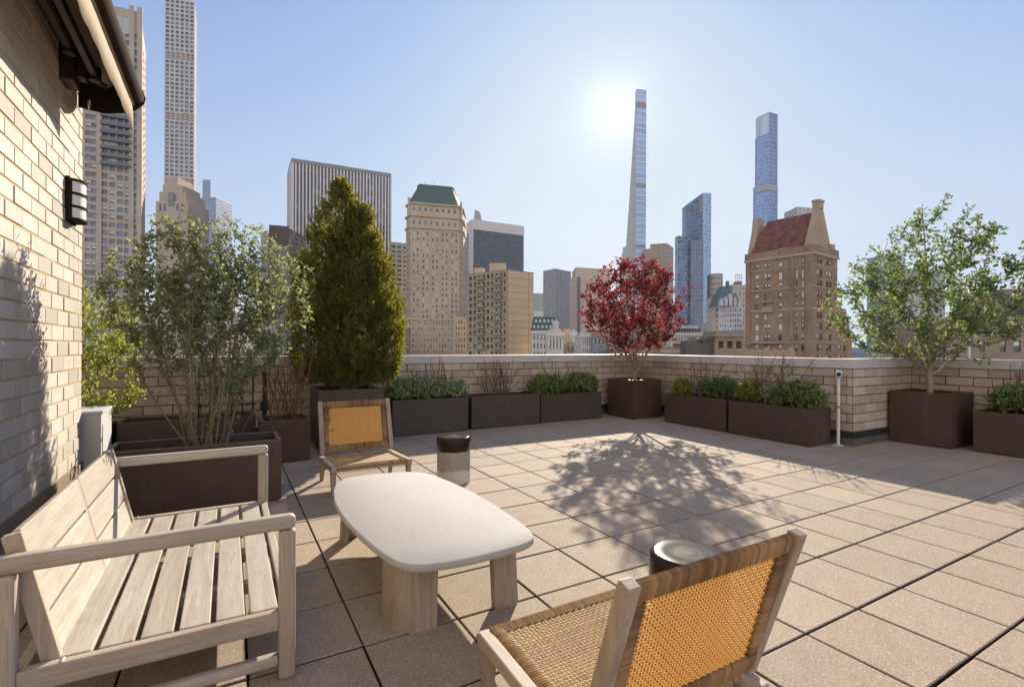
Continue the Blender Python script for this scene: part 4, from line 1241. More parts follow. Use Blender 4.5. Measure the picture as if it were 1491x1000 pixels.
WIN = {'d': win_mesh('window_dark', Fr_d, G_dark), 'm': win_mesh('window_grey', Fr_d, G_mid), 'b': win_mesh('window_half_blind', Fr_w, G_dark, Blind),
       'w': win_mesh('window_blind_drawn', Fr_w, Blind), 'u': win_mesh('window_blue', Fr_d, G_blue, None, False), 'n': win_mesh('window_brown', Fr_b, G_dark, Blind)}
WMATS = {'d': [Fr_d, G_dark], 'm': [Fr_d, G_mid], 'b': [Fr_w, G_dark, Blind], 'w': [Fr_w, Blind], 'u': [Fr_d, G_blue], 'n': [Fr_b, G_dark, Blind]}

class Bld:
    def __init__(self, name, label, cat, at, group=None):
        self.t = thing(name, label, cat, (at[0], at[1], GZ), group=group); self.wall = MB(); self.win = []
    def facade(self, A, B, z0, z1, cols, rows, depth=0.25, kinds='ddmb', skip=None):
        """wall with real openings; cols in metres from A, rows in height; A->B runs left to right for the viewer"""
        A, B = Vector((*A, 0)), Vector((*B, 0)); L = (B - A).length; u = (B - A) / L; n = Vector((u.y, -u.x, 0)); w = self.wall
        def q(a, b, c, d, dp=0): w.quad(A + u * a + Vector((0, 0, c)), A + u * b + Vector((0, 0, c)), A + u * b + Vector((0, 0, d)), A + u * a + Vector((0, 0, d)), 0, 0.5, [(a, c), (b, c), (b, d), (a, d)])
        rows = sorted(rows); z = z0
        for ri, (za, zb) in enumerate(rows):
            q(0, L, z, za)
            x = 0.0
            for ci, (ua, ub) in enumerate(cols):
                if skip and skip(ri, ci): continue
                q(x, ua, za, zb); x = ub
                p = [A + u * ua + Vector((0, 0, za)), A + u * ub + Vector((0, 0, za)), A + u * ub + Vector((0, 0, zb)), A + u * ua + Vector((0, 0, zb))]
                bk = [k - n * depth for k in p]
                for i in range(4):
                    j = (i + 1) % 4; w.quad(p[i], p[j], bk[j], bk[i], 0, 0.5)
                self.win.append((bk[0], math.atan2(u.y, u.x), ub - ua, zb - za, rng.choice(kinds)))
            q(x, L, za, zb); z = zb
        q(0, L, z, z1)
    def finish(self, wall_mat, limit=100, name='wall'):
        if self.wall.f: self.wall.build(name, wall_mat, self.t)
        eye = Vector((0, 0, EYE))
        order = sorted(self.win, key=lambda k: -k[2] * k[3] / ((k[0] - eye).length ** 2))
        for (o, a, w, h, kd) in order[:limit]:
            ob = bpy.data.objects.new('window', WIN[kd][0]); COL.objects.link(ob)
            ob.parent = self.t; ob.location = o - self.t.location; ob.rotation_euler = (0, 0, a); ob.scale = (w, 1, h)
        rest = order[limit:]
        if rest:
            mb = MB(); keys = list(dict.fromkeys(k[4] for k in rest)); mats = []; base = {}
            for kd in keys: base[kd] = len(mats); mats += WMATS[kd]
            for (o, a, w, h, kd) in rest:
                src = WIN[kd][1]; b0 = len(mb.v); c, s = math.cos(a), math.sin(a)
                for (x, y, z) in src.v: mb.v.append((o.x + c * x * w - s * y, o.y + s * x * w + c * y, o.z + z * h))
                for f, m_ in zip(src.f, src.m): mb.face([b0 + i for i in f], base[kd] + m_)
            tag(mb.build('windows', mats, self.t), kind='stuff')
    def part(self, name, mb, mat, **kw): return mb.build(name, mat, self.t, **kw)

def cols_px(A, B, lst): return [tuple(sorted((along(A, B, a), along(A, B, b)))) for a, b in lst]
def even(n, lo, hi, frac):
    p = (hi - lo) / n; return [(lo + p * (k + (1 - frac) / 2), lo + p * (k + (1 + frac) / 2)) for k in range(n)]
def floors(ztop, pitch, h, n): return [(ztop - k * pitch - h, ztop - k * pitch) for k in range(n)]
def simple(name, label, cat, pts, ztop, mat, back=None, cap=None, group=None, part='facade', z0=GZ):
    """plain tower: visible corners (px, D) left to right; closed behind"""
    q = [P(*p) for p in pts]
    if len(q) == 3 and back is None: q.append(add(add(q[2], q[0]), q[1], -1))
    elif len(q) == 2:
        k = back or 25; q += [add(q[1], FW, k), add(q[0], FW, k)]
    t = thing(name, label, cat, (q[0][0], q[0][1], GZ), group=group)
    mb = MB(); mb.prism(q, z0, ztop, 0, 0.5, cap_m=1, bottom=False); mb.build(part, [mat, cap or M_roof], t)
    return t, q
M_roof = plain('flat_roof', (0.20, 0.185, 0.17), 0.9)
stone = lambda n, c, d, **k: m_stain(n, c, d, **k)

# --- left: tall beige apartment tower with balconies
def tower_left():
    A, B, C = P(92, 181), P(204, 191), P(210.5, 212)
    zt = Z(194, 16, 190)
    bd = Bld('apartment_tower', 'tall beige apartment tower with balconies at the far left behind the awning', 'building', A)
    cp = [(123, 131), (132, 140), (147.5, 155.5), (158.5, 166.5), (170, 178), (180.5, 188.5), (192, 199.5)]
    rows = floors(Z(194, 50, 190), 3.02, 1.75, 42)
    bd.facade(A, B, GZ, zt, cols_px(A, B, cp), rows, 0.35, 'ummub')
    bd.facade(B, C, GZ, zt - 3, even(3, 0.8, math.hypot(C[0] - B[0], C[1] - B[1]) - 0.8, 0.45), rows[::-1], 0.3, 'md')
    D_ = add(A, sub(C, B)); bk = MB(); bk.prism([C, D_, A], GZ, zt - 3.2); bd.part('rear_wall', bk, M_roof)
    rf = MB(); rf.prism([A, B, C, D_], zt - 3.1, zt - 3.0); bd.part('roof', rf, M_roof)
    u = unit(np.array(sub(B, A))); n = (u[1], -u[0])
    for py in (173, 185, 196.5, 207.5, 219, 230.5, 242):
        b = MB(); a0, a1 = along(A, B, 146), along(A, B, 190); zb = Z(170, py, 188)
        p0, p1 = add(A, u, a0), add(A, u, a1)
        b.prism([add(p0, n, 1.5), add(p1, n, 1.5), p1, p0], zb - 0.22, zb)
        b.build('balcony', plain('balcony_slab', (0.16, 0.14, 0.13), 0.8), bd.t)
        r = MB(); b.v and r.prism([add(p0, n, 1.5), add(p1, n, 1.5), add(p1, n, 1.42), add(p0, n, 1.42)], zb + 0.001, zb + 0.95)
        bd.part('railing', r, plain('balcony_glass', (0.09, 0.10, 0.12), 0.2))
    # pilasters between the bays and the open crown
    for px in (143.5, 190.5, 202):
        b = MB(); a = along(A, B, px); p0, p1 = add(A, u, a - 0.8), add(A, u, a + 0.8)
        b.prism([add(p0, n, 0.5), add(p1, n, 0.5), p1, p0], GZ, zt + 1.6); bd.part('pilaster', b, MB1)
    for px in (168, 184):
        b = MB(); a = along(A, B, px); p0, p1 = add(A, u, a - 1.5), add(A, u, a + 1.5)
        b.prism([add(p0, n, 0.05), add(p1, n, 0.05), add(p1, n, 0.01), add(p0, n, 0.01)], zt - 9.5, zt - 3.4); bd.part('crown_opening', b, plain('crown_recess', (0.42, 0.40, 0.40), 0.5))
    bd.finish(MB1)
MB1 = stone('beige_brick', (0.46, 0.37, 0.295), (0.34, 0.27, 0.21), scale=0.1)
tower_left()

# --- slender white grid tower
def tower_grid():
    A, B, C = P(238, 497), P(281.5, 503), P(284.5, 535)
    zt = Z(281.5, 3, 503)
    bd = Bld('slender_tower', 'very slender pale tower with a square window grid, rising out of the frame at left', 'building', A)
    L = math.hypot(B[0] - A[0], B[1] - A[1]); pitch = 6.28 * 500 / F_PX
    rows = floors(zt - 1.2, pitch, pitch * 0.66, 60)
    bands = (12, 25, 26, 39, 52)
    bd.facade(A, B, GZ, zt, even(6, 0.3, L - 0.3, 0.68), rows, 0.6, 'ddmum')
    LC = math.hypot(C[0] - B[0], C[1] - B[1])
    bd.facade(B, C, GZ, zt, even(6, 0.3, LC - 0.3, 0.68), rows, 0.6, 'ddm')
    D_ = add(A, sub(C, B)); b = MB(); b.prism([C, D_, A], GZ, zt); bd.part('rear_wall', b, M_roof)
    u = unit(np.array(sub(B, A))); n = (u[1], -u[0])
    for k in (12, 26, 41):
        z1 = zt - 1.2 - k * pitch
        b = MB(); b.prism([add(add(A, u, 0.4), n, 0.02), add(add(A, u, L - 0.4), n, 0.02), add(add(A, u, L - 0.4), n, -0.3), add(add(A, u, 0.4), n, -0.3)], z1 - pitch * 1.6, z1 - pitch * 0.66 * 0.1)
        bd.part('mechanical_floor', b, m_glass_tile('mech_floor_%d' % k, (0.16, 0.10, 0.075), (0.33, 0.27, 0.24), L / 6.1, 3.0, 0.3, 0.2))
    bd.finish(stone('pale_concrete', (0.47, 0.435, 0.41), (0.39, 0.36, 0.34), streak=False))
tower_grid()

# --- small stone tower with an arched crown
def arch_tower():
    bd = Bld('stone_tower', 'small beige setback tower with an arched window at its crown, left of centre behind shrub', 'building', P(228, 260))
    st = stone('beige_stone', (0.47, 0.385, 0.30), (0.34, 0.27, 0.205))
    D = 260
    for (a, b_, y0, y1, dd) in ((226, 273, 600, 293, 0), (231, 270, 293, 279, 0.8), (236, 265, 279, 268, 1.6), (242, 258, 268, 255, 2.6)):
        m_ = MB(); p = [P(a, D + dd), P(b_, D + dd)]; p += [add(p[1], FW, 18 - 2 * dd), add(p[0], FW, 18 - 2 * dd)]
        m_.prism(p, GZ if y0 == 600 else Z(250, y0, D) + 0.004, Z(250, y1, D)); bd.part('tier', m_, st)
    m_ = MB(); c = P(248, D - 0.25); u = RT; pts = []
    w, z0, z1 = 1.5, Z(248, 300, D), Z(248, 284, D)
    arc_ = [(-w, z0), (w, z0), (w, z1)] + [(w * math.cos(PI * k / 8), z1 + w * math.sin(PI * k / 8)) for k in range(1, 8)] + [(-w, z1)]
    n0 = len(m_.v)
    m_.v += [(c[0] + u.x * x, c[1] + u.y * x, z) for x, z in arc_] + [(c[0] + u.x * x + FW.x * 0.4, c[1] + u.y * x + FW.y * 0.4, z) for x, z in arc_]
    k = len(arc_); m_.face([n0 + i for i in range(k)])
    for i in range(k): j = (i + 1) % k; m_.face((n0 + i, n0 + k + i, n0 + k + j, n0 + j))
    bd.part('arched_window', m_, G_mid)
    for px in (232.5, 239, 257.5, 264.5):
        m_ = MB(); p = [P(px - 1.3, D - 0.1), P(px + 1.3, D - 0.1), P(px + 1.3, D + 0.3), P(px - 1.3, D + 0.3)]; m_.prism(p, Z(px, 307, D), Z(px, 297, D)); bd.part('window', m_, G_dark)
arch_tower()

g1 = m_glass_tile('slate_glass', (0.14, 0.18, 0.27), (0.19, 0.23, 0.32), 3.0, 4.0, 0.3, 0.25, 0.2)
t, q = simple('office_tower', 'distant slate blue tower with a narrow upper stem, left of the shrub top', 'building', [(285, 705), (313.5, 700)], Z(300, 287, 700), g1, 40)
m_ = MB(); m_.prism([P(294, 706), P(305.5, 706), P(305.5, 730), P(294, 730)], Z(300, 287, 700) + 0.01, Z(300, 262, 706)); m_.build('stem', g1, t)
t, q = simple('office_block', 'pale narrow block just left of the brown mesh block, behind the shrub', 'building', [(379, 310), (390.5, 312)], Z(385, 338, 310), m_glass_tile('grey_strips', (0.20, 0.20, 0.21), (0.42, 0.39, 0.37), 3.2, 3.4, 0.5, 0.4), 20)
t, q = simple('office_block', 'brown block with dark top and mesh of windows, left of the striped slab', 'building', [(391, 300), (420, 304)], Z(405, 330, 300), m_glass_tile('brown_mesh', (0.09, 0.075, 0.065), (0.20, 0.155, 0.12), 2.0, 3.3, 0.45, 0.42, blinds=0.22, blindc=(.42, .36, .27)), 25)
m_ = MB(); m_.prism([P(391, 299.6), P(420, 303.6), P(420, 303.9), P(391, 299.9)], Z(405, 355, 300), Z(405, 330, 300) + 1.0); m_.build('blank_crown', plain('dark_brown_panel', (0.085, 0.06, 0.045), 0.7), t)

# --- white striped slab
def stripe_slab():
    A, B, C = P(419, 352), P(424.5, 330), P(569, 359)
    D_ = add(add(C, A), B, -1); zt = Z(424.5, 231, 330)
    t = thing('striped_tower', 'broad office slab with white vertical marble piers and dark glass strips', 'building', B)
    t.location.z = GZ
    b = MB(); b.prism([A, B, C, D_], GZ, zt - 2.5, bottom=False); b.build('curtain_wall', m_glass_tile('dark_strips', (0.045, 0.042, 0.045), (0.085, 0.078, 0.075), 2.2, 3.8, 0.1, 0.28, 0.5, blinds=0.06, blindc=(.25, .22, .2)), t)
    fins = MB()
    for (p, q_, n) in ((B, C, 30), (A, B, 6)):
        L = math.hypot(q_[0] - p[0], q_[1] - p[1]); u = unit(np.array(sub(q_, p))); nn = (u[1], -u[0])
        for k in range(n + 1):
            c = add(p, u, min(max(L * k / n, 0.5), L - 0.5)); a, b_ = add(c, u, -0.47), add(c, u, 0.47)
            fins.prism([add(a, nn, 0.9), add(b_, nn, 0.9), b_, a], GZ, zt - 2.6)
    fins.build('piers', plain('white_marble_cladding', (0.58, 0.54, 0.52), 0.6, var=0.08, scale=0.05), t)
    b = MB(); b.prism([add(A, FW, -1.0), add(B, FW, -1.05), add(C, FW, -1.0), D_], zt - 2.49, zt, bottom=True); b.build('roof_edge', plain('grey_parapet', (0.23, 0.21, 0.205), 0.7), t)
    for (f0, f1, h) in ((0.32, 0.52, 1.4), (0.55, 0.70, 0.9)):
        b = MB(); p, q_ = add(B, sub(C, B), f0), add(B, sub(C, B), f1); b.prism([add(p, FW, 3), add(q_, FW, 3), add(q_, FW, 12), add(p, FW, 12)], zt + 0.01, zt + h); b.build('roof_plant', M_roof, t)
stripe_slab()

simple('apartment_block', 'grey block with pale balcony bands squeezed left of the green roofed hotel tower', 'building', [(566, 330), (592, 336)], Z(580, 352, 330), m_glass_tile('balcony_bands', (0.13, 0.12, 0.115), (0.40, 0.37, 0.35), 4.2, 3.1, 0.30, 0.45, 0.6), 25)

# --- hotel tower with green mansard roof
def hotel():
    D = 300.0
    st = stone('warm_limestone', (0.50, 0.39, 0.285), (0.36, 0.27, 0.19), scale=0.08)
    bd = Bld('hotel_tower', 'tan stone hotel tower with a green copper mansard roof', 'building', P(592, D))
    A0, A, B, B0 = P(590.5, D + 7), P(597, D), P(668, D + 8), P(674, D + 16)
    u = unit(np.array(sub(B, A))); n = (u[1], -u[0]); L = math.hypot(B[0] - A[0], B[1] - A[1])
    back = [add(B0, FW, 22), add(A0, FW, 22)]
    zs, zc1, zc2 = Z(632, 334, D + 4), Z(632, 317, D + 4), Z(632, 299, D + 4)
    zbase = Z(632, 462, D + 4)
    cp = [(601, 603.4), (606.5, 608.9), (615, 617.4), (620.5, 622.9), (629, 631.4), (634.5, 636.9), (643, 645.4), (648.5, 650.9), (657, 659.4), (662.5, 664.9)]
    rows = floors(zs - 2.0, 3.35, 2.0, 22)
    bd.facade(A, B, GZ, zs, cols_px(A, B, cp), [r for r in rows if r[0] > GZ + 30], 0.4, 'dmmbw')
    LB = math.hypot(B0[0] - B[0], B0[1] - B[1]); bd.facade(B, B0, GZ, zs, even(2, 0.4, LB - 0.4, 0.4), [r for r in rows if r[0] > GZ + 30], 0.4, 'dmb')
    bd.facade(A0, A, GZ, zs, even(2, 0.4, math.hypot(A[0] - A0[0], A[1] - A0[1]) - 0.4, 0.4), [r for r in rows if r[0] > GZ + 30], 0.4, 'dm')
    bk = MB(); bk.prism([B0] + back + [A0], GZ, zs, top=False); bd.part('rear_wall', bk, st)
    # pilaster ribs running up the shaft
    rb = MB()
    for px in (598.3, 611.8, 626, 640, 654, 667):
        a = along(A, B, px); p0, p1 = add(A, u, a - 0.45), add(A, u, a + 0.45); rb.prism([add(p0, n, 0.45), add(p1, n, 0.45), p1, p0], zbase, zs - 0.6)
    bd.part('ribs', rb, st)
    def ring(k): return [add(A0, RT, -k), add(add(A, n, k), u, -k * 0.4), add(add(B, n, k), u, k * 0.4), add(B0, RT, k)] + back
    for (z0, z1, k, nm) in ((zs, zs + 1.2, 0.9, 'cornice'), (zs + 1.21, zc1, -0.2, 'upper_storey'), (zc1 + 0.01, zc1 + 1.0, 0.8, 'cornice'), (zc1 + 1.02, zc2, -0.6, 'attic_storey'), (zc2 + 0.01, zc2 + 0.9, 0.5, 'cornice')):
        m_ = MB(); m_.prism(ring(k), z0, z1); bd.part(nm, m_, st)
    for (py, hh, k) in ((325.5, 2.6, 0.2), (306, 1.9, 0.6)):
        for px in (602, 610.5, 619, 627.5, 636, 644.5, 653, 661.5):
            a = along(A, B, px); p0, p1 = add(A, u, a - 0.75), add(A, u, a + 0.75); zz = Z(px, py, D + 4)
            m_ = MB(); kk = -0.2 if k == 0.2 else -0.6
            m_.prism([add(p0, n, kk + 0.06), add(p1, n, kk + 0.06), add(p1, n, kk - 0.2), add(p0, n, kk - 0.2)], zz - hh / 2, zz + hh / 2)
            bd.part('attic_window', m_, rng.choice([G_dark, G_mid]))
    # mansard
    base = ring(-0.8); ctr = add(add(A, sub(B, A), 0.5), FW, 10)
    topz = Z(635, 272, D + 8)
    tp = [add(ctr, sub(p, ctr), 0.66) for p in base]
    m_ = MB(); m_.prism(base, zc2 + 0.92, topz, top_pts=tp)
    cu = NT('green_copper'); cc = cu.coord('Object', (1, 1, 1)); c = cu.mix(cu.noise(cc, 0.35, 5), (0.045, 0.095, 0.075), (0.095, 0.16, 0.125)); c = cu.mix(cu.math('MULTIPLY', cu.noise(cu.coord('Object', (2, 2, .2)), 1.0, 4), 0.6), c, (0.05, 0.06, 0.05)); cu.set(c, 0.6)
    bd.part('mansard_roof', m_, cu.mat)
    sm = MB()
    for i in range(5):
        p, q_ = base[i], base[(i + 1) % 6]; P_, Q_ = tp[i], tp[(i + 1) % 6]; l = math.hypot(q_[0] - p[0], q_[1] - p[1]); kk = max(2, int(l / 1.6))
        for k in range(kk + 1):
            a, b_ = add(p, sub(q_, p), k / kk), add(P_, sub(Q_, P_), k / kk)
            sm.tube([(a[0] - FW.x * .05, a[1] - FW.y * .05, zc2 + 0.95), (b_[0] - FW.x * .05, b_[1] - FW.y * .05, topz)], 0.13, 4)
    bd.part('roof_seams', sm, cu.mat)
    m_ = MB(); m_.prism([add(ctr, sub(p, ctr), 0.69) for p in base], topz + 0.01, topz + 0.7); bd.part('roof_crest', m_, cu.mat)
    for f in (0.25, 0.45, 0.62):
        p = add(A, sub(B, A), f); p = add(p, FW, 6)
        m_ = MB(); m_.tube([(p[0], p[1], topz + 0.5), (p[0], p[1], topz + 3.2)], 0.12, 5); bd.part('finial', m_, M_roof)
    for i, px in enumerate((594.5, 670.5)):
        p = P(px, D + 2 + 9 * i); m_ = MB(); m_.prism([add(p, RT, -0.7), add(p, RT, 0.7), add(add(p, RT, 0.7), FW, 1.4), add(add(p, RT, -0.7), FW, 1.4)], zc1 + 1.02, zc2 + 4.2); bd.part('corner_pinnacle', m_, st)
    bd.finish(st)
    # lower wings
    w = Bld('hotel_wing', 'lower stone wing at the foot of the green roofed hotel tower', 'building', P(582, D - 14))
    a, b_ = P(580, D - 14), P(661, D - 10); zt = Z(620, 464, D - 12)
    w.facade(a, b_, GZ, zt, even(18, 0.6, math.hypot(b_[0] - a[0], b_[1] - a[1]) - 0.6, 0.36), floors(zt - 1.6, 3.3, 1.9, 8), 0.4, 'dmbb')
    m_ = MB(); m_.prism([a, b_, add(b_, FW, 12), add(a, FW, 12)], zt - 0.4, zt - 0.02); w.part('roof', m_, M_roof)
    m_ = MB(); m_.prism([add(a, FW, -0.5), add(b_, FW, -0.5), b_, a], zt - 0.9, zt + 0.5); w.part('cornice', m_, st)
    w.finish(st)
    w = Bld('corner_pavilion', 'narrow golden stone pavilion with a small domed cap right of the hotel wing', 'building', P(661, D - 24))
    a, b_ = P(661, D - 24), P(679.5, D - 20); zt = Z(670, 463, D - 22); st2 = stone('golden_stone', (0.54, 0.38, 0.22), (0.40, 0.27, 0.15))
    w.facade(a, b_, GZ, zt, even(4, 0.5, math.hypot(b_[0] - a[0], b_[1] - a[1]) - 0.5, 0.4), floors(zt - 1.4, 3.3, 1.9, 8), 0.4, 'dmb')
    m_ = MB(); m_.prism([add(a, RT, -.5), add(b_, RT, .5), add(b_, FW, 9), add(a, FW, 9)], zt + 0.01, zt + 0.8); w.part('cornice', m_, st2)
    c = P(671, D - 18); m_ = MB(); m_.lathe([(2.6, zt + 0.81), (2.5, zt + 2.0), (1.8, zt + 3.1), (0.7, zt + 3.7), (0.2, zt + 4.6)], 16, c); w.part('domed_cap', m_, M_roof, smooth=True)
    w.finish(st2)
hotel()

# --- white framed black slab
def black_slab():
    A, B, C = P(673.5, 402), P(687, 380), P(762.5, 402); D_ = add(add(C, A), B, -1); zt = Z(687, 319, 380)
    t = thing('office_slab', 'black glass office slab in a pale stone frame, behind the tan apartment block', 'building', B); t.location.z = GZ
    b = MB(); b.prism([A, B, C, D_], GZ, zt, bottom=False); b.build('stone_frame', plain('pale_travertine', (0.54, 0.50, 0.46), 0.7, var=0.1, scale=0.05), t)
    u = unit(np.array(sub(C, B))); n = (u[1], -u[0]); L = math.hypot(C[0] - B[0], C[1] - B[1])
    b = MB(); b.prism([add(add(B, u, 0.9), n, 0.15), add(add(B, u, L - 0.9), n, 0.15), add(B, u, L - 0.9), add(B, u, 0.9)], GZ, zt - 7.6, 0, 0.5)
    b.build('black_glass', m_glass_tile('black_glass_bands', (0.035, 0.043, 0.062), (0.065, 0.075, 0.098), 1.5, 3.7, 0.08, 0.22, 0.3, 0.1), t)
    u2 = unit(np.array(sub(B, A))); n2 = (u2[1], -u2[0]); L2 = math.hypot(B[0] - A[0], B[1] - A[1])
    b = MB(); b.prism([add(add(A, u2, 1.5), n2, 0.12), add(add(A, u2, L2 * 0.62), n2, 0.12), add(A, u2, L2 * 0.62), add(A, u2, 1.5)], GZ, zt - 9, 0, 0.5)
    b.build('side_glass', m_glass_tile('side_glass_blue', (0.10, 0.15, 0.24), (0.06, 0.07, 0.09), 1.5, 3.7, 0.1, 0.2), t)
    b = MB(); p, q_ = P(689, 392), P(702, 392); b.prism([p, q_, add(q_, FW, 8), add(p, FW, 8)], [zt + 0.01] * 4, [Z(689, 305, 392), Z(702, 309, 392), Z(702, 309, 392), Z(689, 305, 392)], top_pts=[P(690.5, 392), P(698, 392), add(P(698, 392), FW, 6), add(P(690.5, 392), FW, 6)]); b.build('roof_vent', plain('vent_metal', (0.30, 0.27, 0.255), 0.5), t)
    b = MB(); p, q_ = P(706, 400), P(725, 404); b.prism([p, q_, add(q_, FW, 8), add(p, FW, 8)], zt + 0.01, zt + 1.4); b.build('roof_plant', M_roof, t)
black_slab()

# --- tan apartment block with balconies
def tan_block():
    A, B, C = P(680.5, 214), P(738.5, 200), P(776.5, 209); D_ = add(add(C, A), B, -1); zt = Z(738.5, 393, 200)
    bd = Bld('apartment_block', 'tan banded apartment block with a darker balconied side, in front of the black slab', 'building', B)
    L = math.hypot(B[0] - A[0], B[1] - A[1]); st = stone('tan_band_brick', (0.50, 0.37, 0.23), (0.38, 0.275, 0.17), streak=False)
    rows = floors(zt - 0.9, 2.9, 1.7, 15)
    grey = stone('olive_brick', (0.33, 0.27, 0.185), (0.22, 0.18, 0.125))
    bd.facade(A, B, GZ, zt, cols_px(A, B, [(683, 686.5), (689.5, 693), (695.5, 699), (702, 705.5), (708.5, 712), (714.5, 718), (721, 724.5), (727, 730.5), (733, 736)]), rows, 0.5, 'dddmmb')
    b = MB(); b.prism([B, C, add(C, FW, .3), add(B, FW, .3)], GZ, zt, 0, 0.5); bd.part('banded_wall', b, m_glass_tile('tan_bands', (0.43, 0.315, 0.195), (0.275, 0.19, 0.115), 11.2, 2.9, 0.035, 0.10, 0.05, 0.85, rough=0.85, spec=0.2, fr_rough=0.85) if False else m_glass_tile('tan_bands', (0.50, 0.37, 0.23), (0.33, 0.23, 0.14), 11.2, 2.9, 0.035, 0.10, 0.05, rough=0.85, spec=0.2, fr_rough=0.85))
    b = MB(); b.prism([add(C, FW, 0.01), D_, add(A, FW, 0.3)], GZ, zt); bd.part('rear_wall', b, grey)
    b = MB(); b.prism([add(A, FW, .05), add(B, FW, .05), add(C, FW, .05), D_], zt + 0.01, zt + 0.3); bd.part('roof', b, M_roof)
    u = unit(np.array(sub(B, A))); n = (u[1], -u[0])
    for k in range(11):
        z = zt - 0.9 - 2.9 * k - 1.75
        for (pa, pb) in ((694.5, 706.5), (720, 731.5)):
            a0, a1 = along(A, B, pa), along(A, B, pb); p0, p1 = add(A, u, a0), add(A, u, a1)
            m_ = MB(); m_.prism([add(p0, n, 1.1), add(p1, n, 1.1), add(p1, n, 0.01), add(p0, n, 0.01)], z - 0.15, z)
            m_.prism([add(p0, n, 1.1), add(p1, n, 1.1), add(p1, n, 1.04), add(p0, n, 1.04)], z + 0.001, z + 0.85); bd.part('balcony', m_, stone('balcony_face', (0.30, 0.255, 0.19), (0.2, 0.17, 0.12)) if k == 0 and pa < 700 else bpy.data.materials['balcony_face'])
    for (pa, pb, py, d0) in ((712, 736, 383, 206), (690, 704, 390, 212)):
        p, q_ = P(pa, d0), P(pb, d0); m_ = MB(); m_.prism([p, q_, add(q_, FW, 6), add(p, FW, 6)], zt + 0.31, Z(pa, py, d0)); bd.part('penthouse', m_, st)
    bd.finish(grey)
tan_block()

gg = m_glass_tile('ribbed_grey', (0.15, 0.155, 0.165), (0.245, 0.245, 0.25), 2.4, 3.6, 0.42, 0.0, 0.25)
simple('office_tower', 'ribbed grey office tower with an angled corner, left of the pink granite block', 'building', [(790.5, 465), (808, 450), (831, 468)], Z(808, 391, 450), gg)
simple('office_tower', 'low grey green tower just right of the tan balconied block', 'building', [(776, 620), (791, 622)], Z(784, 427, 620), m_glass_tile('hazy_green', (0.20, 0.225, 0.23), (0.27, 0.285, 0.285), 3.0, 3.6, 0.4, 0.3), 30)
# pink granite block
pk = m_glass_tile('pink_granite', (0.48, 0.39, 0.32), (0.44, 0.35, 0.29), 6, 4, 0.05, 0.06, 0.04, rough=0.7, spec=0.3)
t, q = simple('office_block', 'pinkish granite block with a dark double stripe, left of the maple crown', 'building', [(829, 330), (842, 320), (889, 330)], Z(842, 402, 320), pk)
m_ = MB(); a, b_ = P(838, 322.5), P(889, 331); m_.prism([a, b_, add(b_, FW, 20), add(a, FW, 20)], Z(842, 402, 320) + 0.01, Z(860, 389, 322)); m_.build('upper_storeys', pk, t)
for px in (840.8, 844.0):
    m_ = MB(); m_.prism([P(px - 0.9, 319.2), P(px + 0.9, 319.2), P(px + 0.9, 321), P(px - 0.9, 321)], GZ, Z(842, 403.5, 320)); m_.build('dark_stripe', G_dark, t)

# --- thin stepped tower near the sun
def stepped():
    t = thing('slender_tower', 'needle thin tower with a feathered stepped left edge beside the sun', 'building', P(924, 1200)); t.location.z = GZ
    tan = m_glass_tile('bronze_terracotta', (0.15, 0.125, 0.105), (0.26, 0.21, 0.165), 3.2, 4.4, 0.45, 0.1, 0.2)
    blu = m_glass_tile('pale_blue_glass', (0.20, 0.29, 0.46), (0.42, 0.45, 0.50), 30, 13.5, 0.0, 0.20, 0.15, 0.1)
    K_ = [(130, 923.6), (160, 922.6), (186, 921.0), (236, 917.8), (288, 914.6), (338, 911.2)]
    S_ = [(y, float(np.interp(y, [k[0] for k in K_], [k[1] for k in K_]))) for y in np.linspace(130, 338, 27)] + [(348, 906.0), (356, 904.8), (366, 903.4), (378, 902.0), (600, 902.0)]
    a, r = MB(), MB(); B, C = P(925, 1200), P(939.5, 1206)
    for k in range(len(S_) - 1):
        y, x = S_[k]; z1 = Z(924, y, 1200); z0 = GZ if k == len(S_) - 2 else Z(924, S_[k + 1][0], 1200)
        A = P(x, 1200 + (925 - x) * 5.5 + 8); D_ = add(add(C, A), B, -1)
        a.prism([A, B, C, D_], z0, z1 - 0.01)
    a.build('terracotta_side', tan, t)
    n = (RT.x * 0.02 - FW.x, RT.y * 0.02 - FW.y)
    z1 = Z(924, 130, 1200); zz = [(z1, Z(924, 149, 1200)), (Z(924, 157, 1200), Z(924, 267, 1200)), (Z(924, 273, 1200), Z(924, 356, 1200)), (Z(924, 360, 1200), GZ)]
    for (h, l) in zz: r.prism([add(B, n, 1.2), add(C, n, 1.2), add(C, n, 0.02), add(B, n, 0.02)], l, h)
    r.build('glass_face', blu, t)
    m_ = MB()
    for k in range(3): m_.prism([add(B, n, 0.9), add(C, n, 0.9), add(C, n, 0.02), add(B, n, 0.02)], zz[k + 1][0] + 0.02, zz[k][1] - 0.02)
    m_.build('mechanical_bands', plain('bronze_louvre', (0.20, 0.145, 0.105), 0.7), t)
stepped()

# --- brown hotel behind maple
A, B, C = P(939, 334), P(971, 330), P(980, 345)
t, q = simple('hotel_block', 'brown block with a banded right side just right of the maple top', 'building', [(946, 334), (970.5, 330), (980, 345)], Z(970.5, 354, 330), m_glass_tile('brown_block', (0.20, 0.145, 0.105), (0.255, 0.195, 0.145), 3.2, 3.2, 0.55, 0.45, 0.2))
m_ = MB(); a, b_ = P(938.5, 331), P(972, 329.4); m_.prism([a, b_, add(b_, FW, .35), add(a, FW, 8)], GZ, Z(950, 362, 330)); m_.build('front_bay', bpy.data.materials['brown_block'], t)

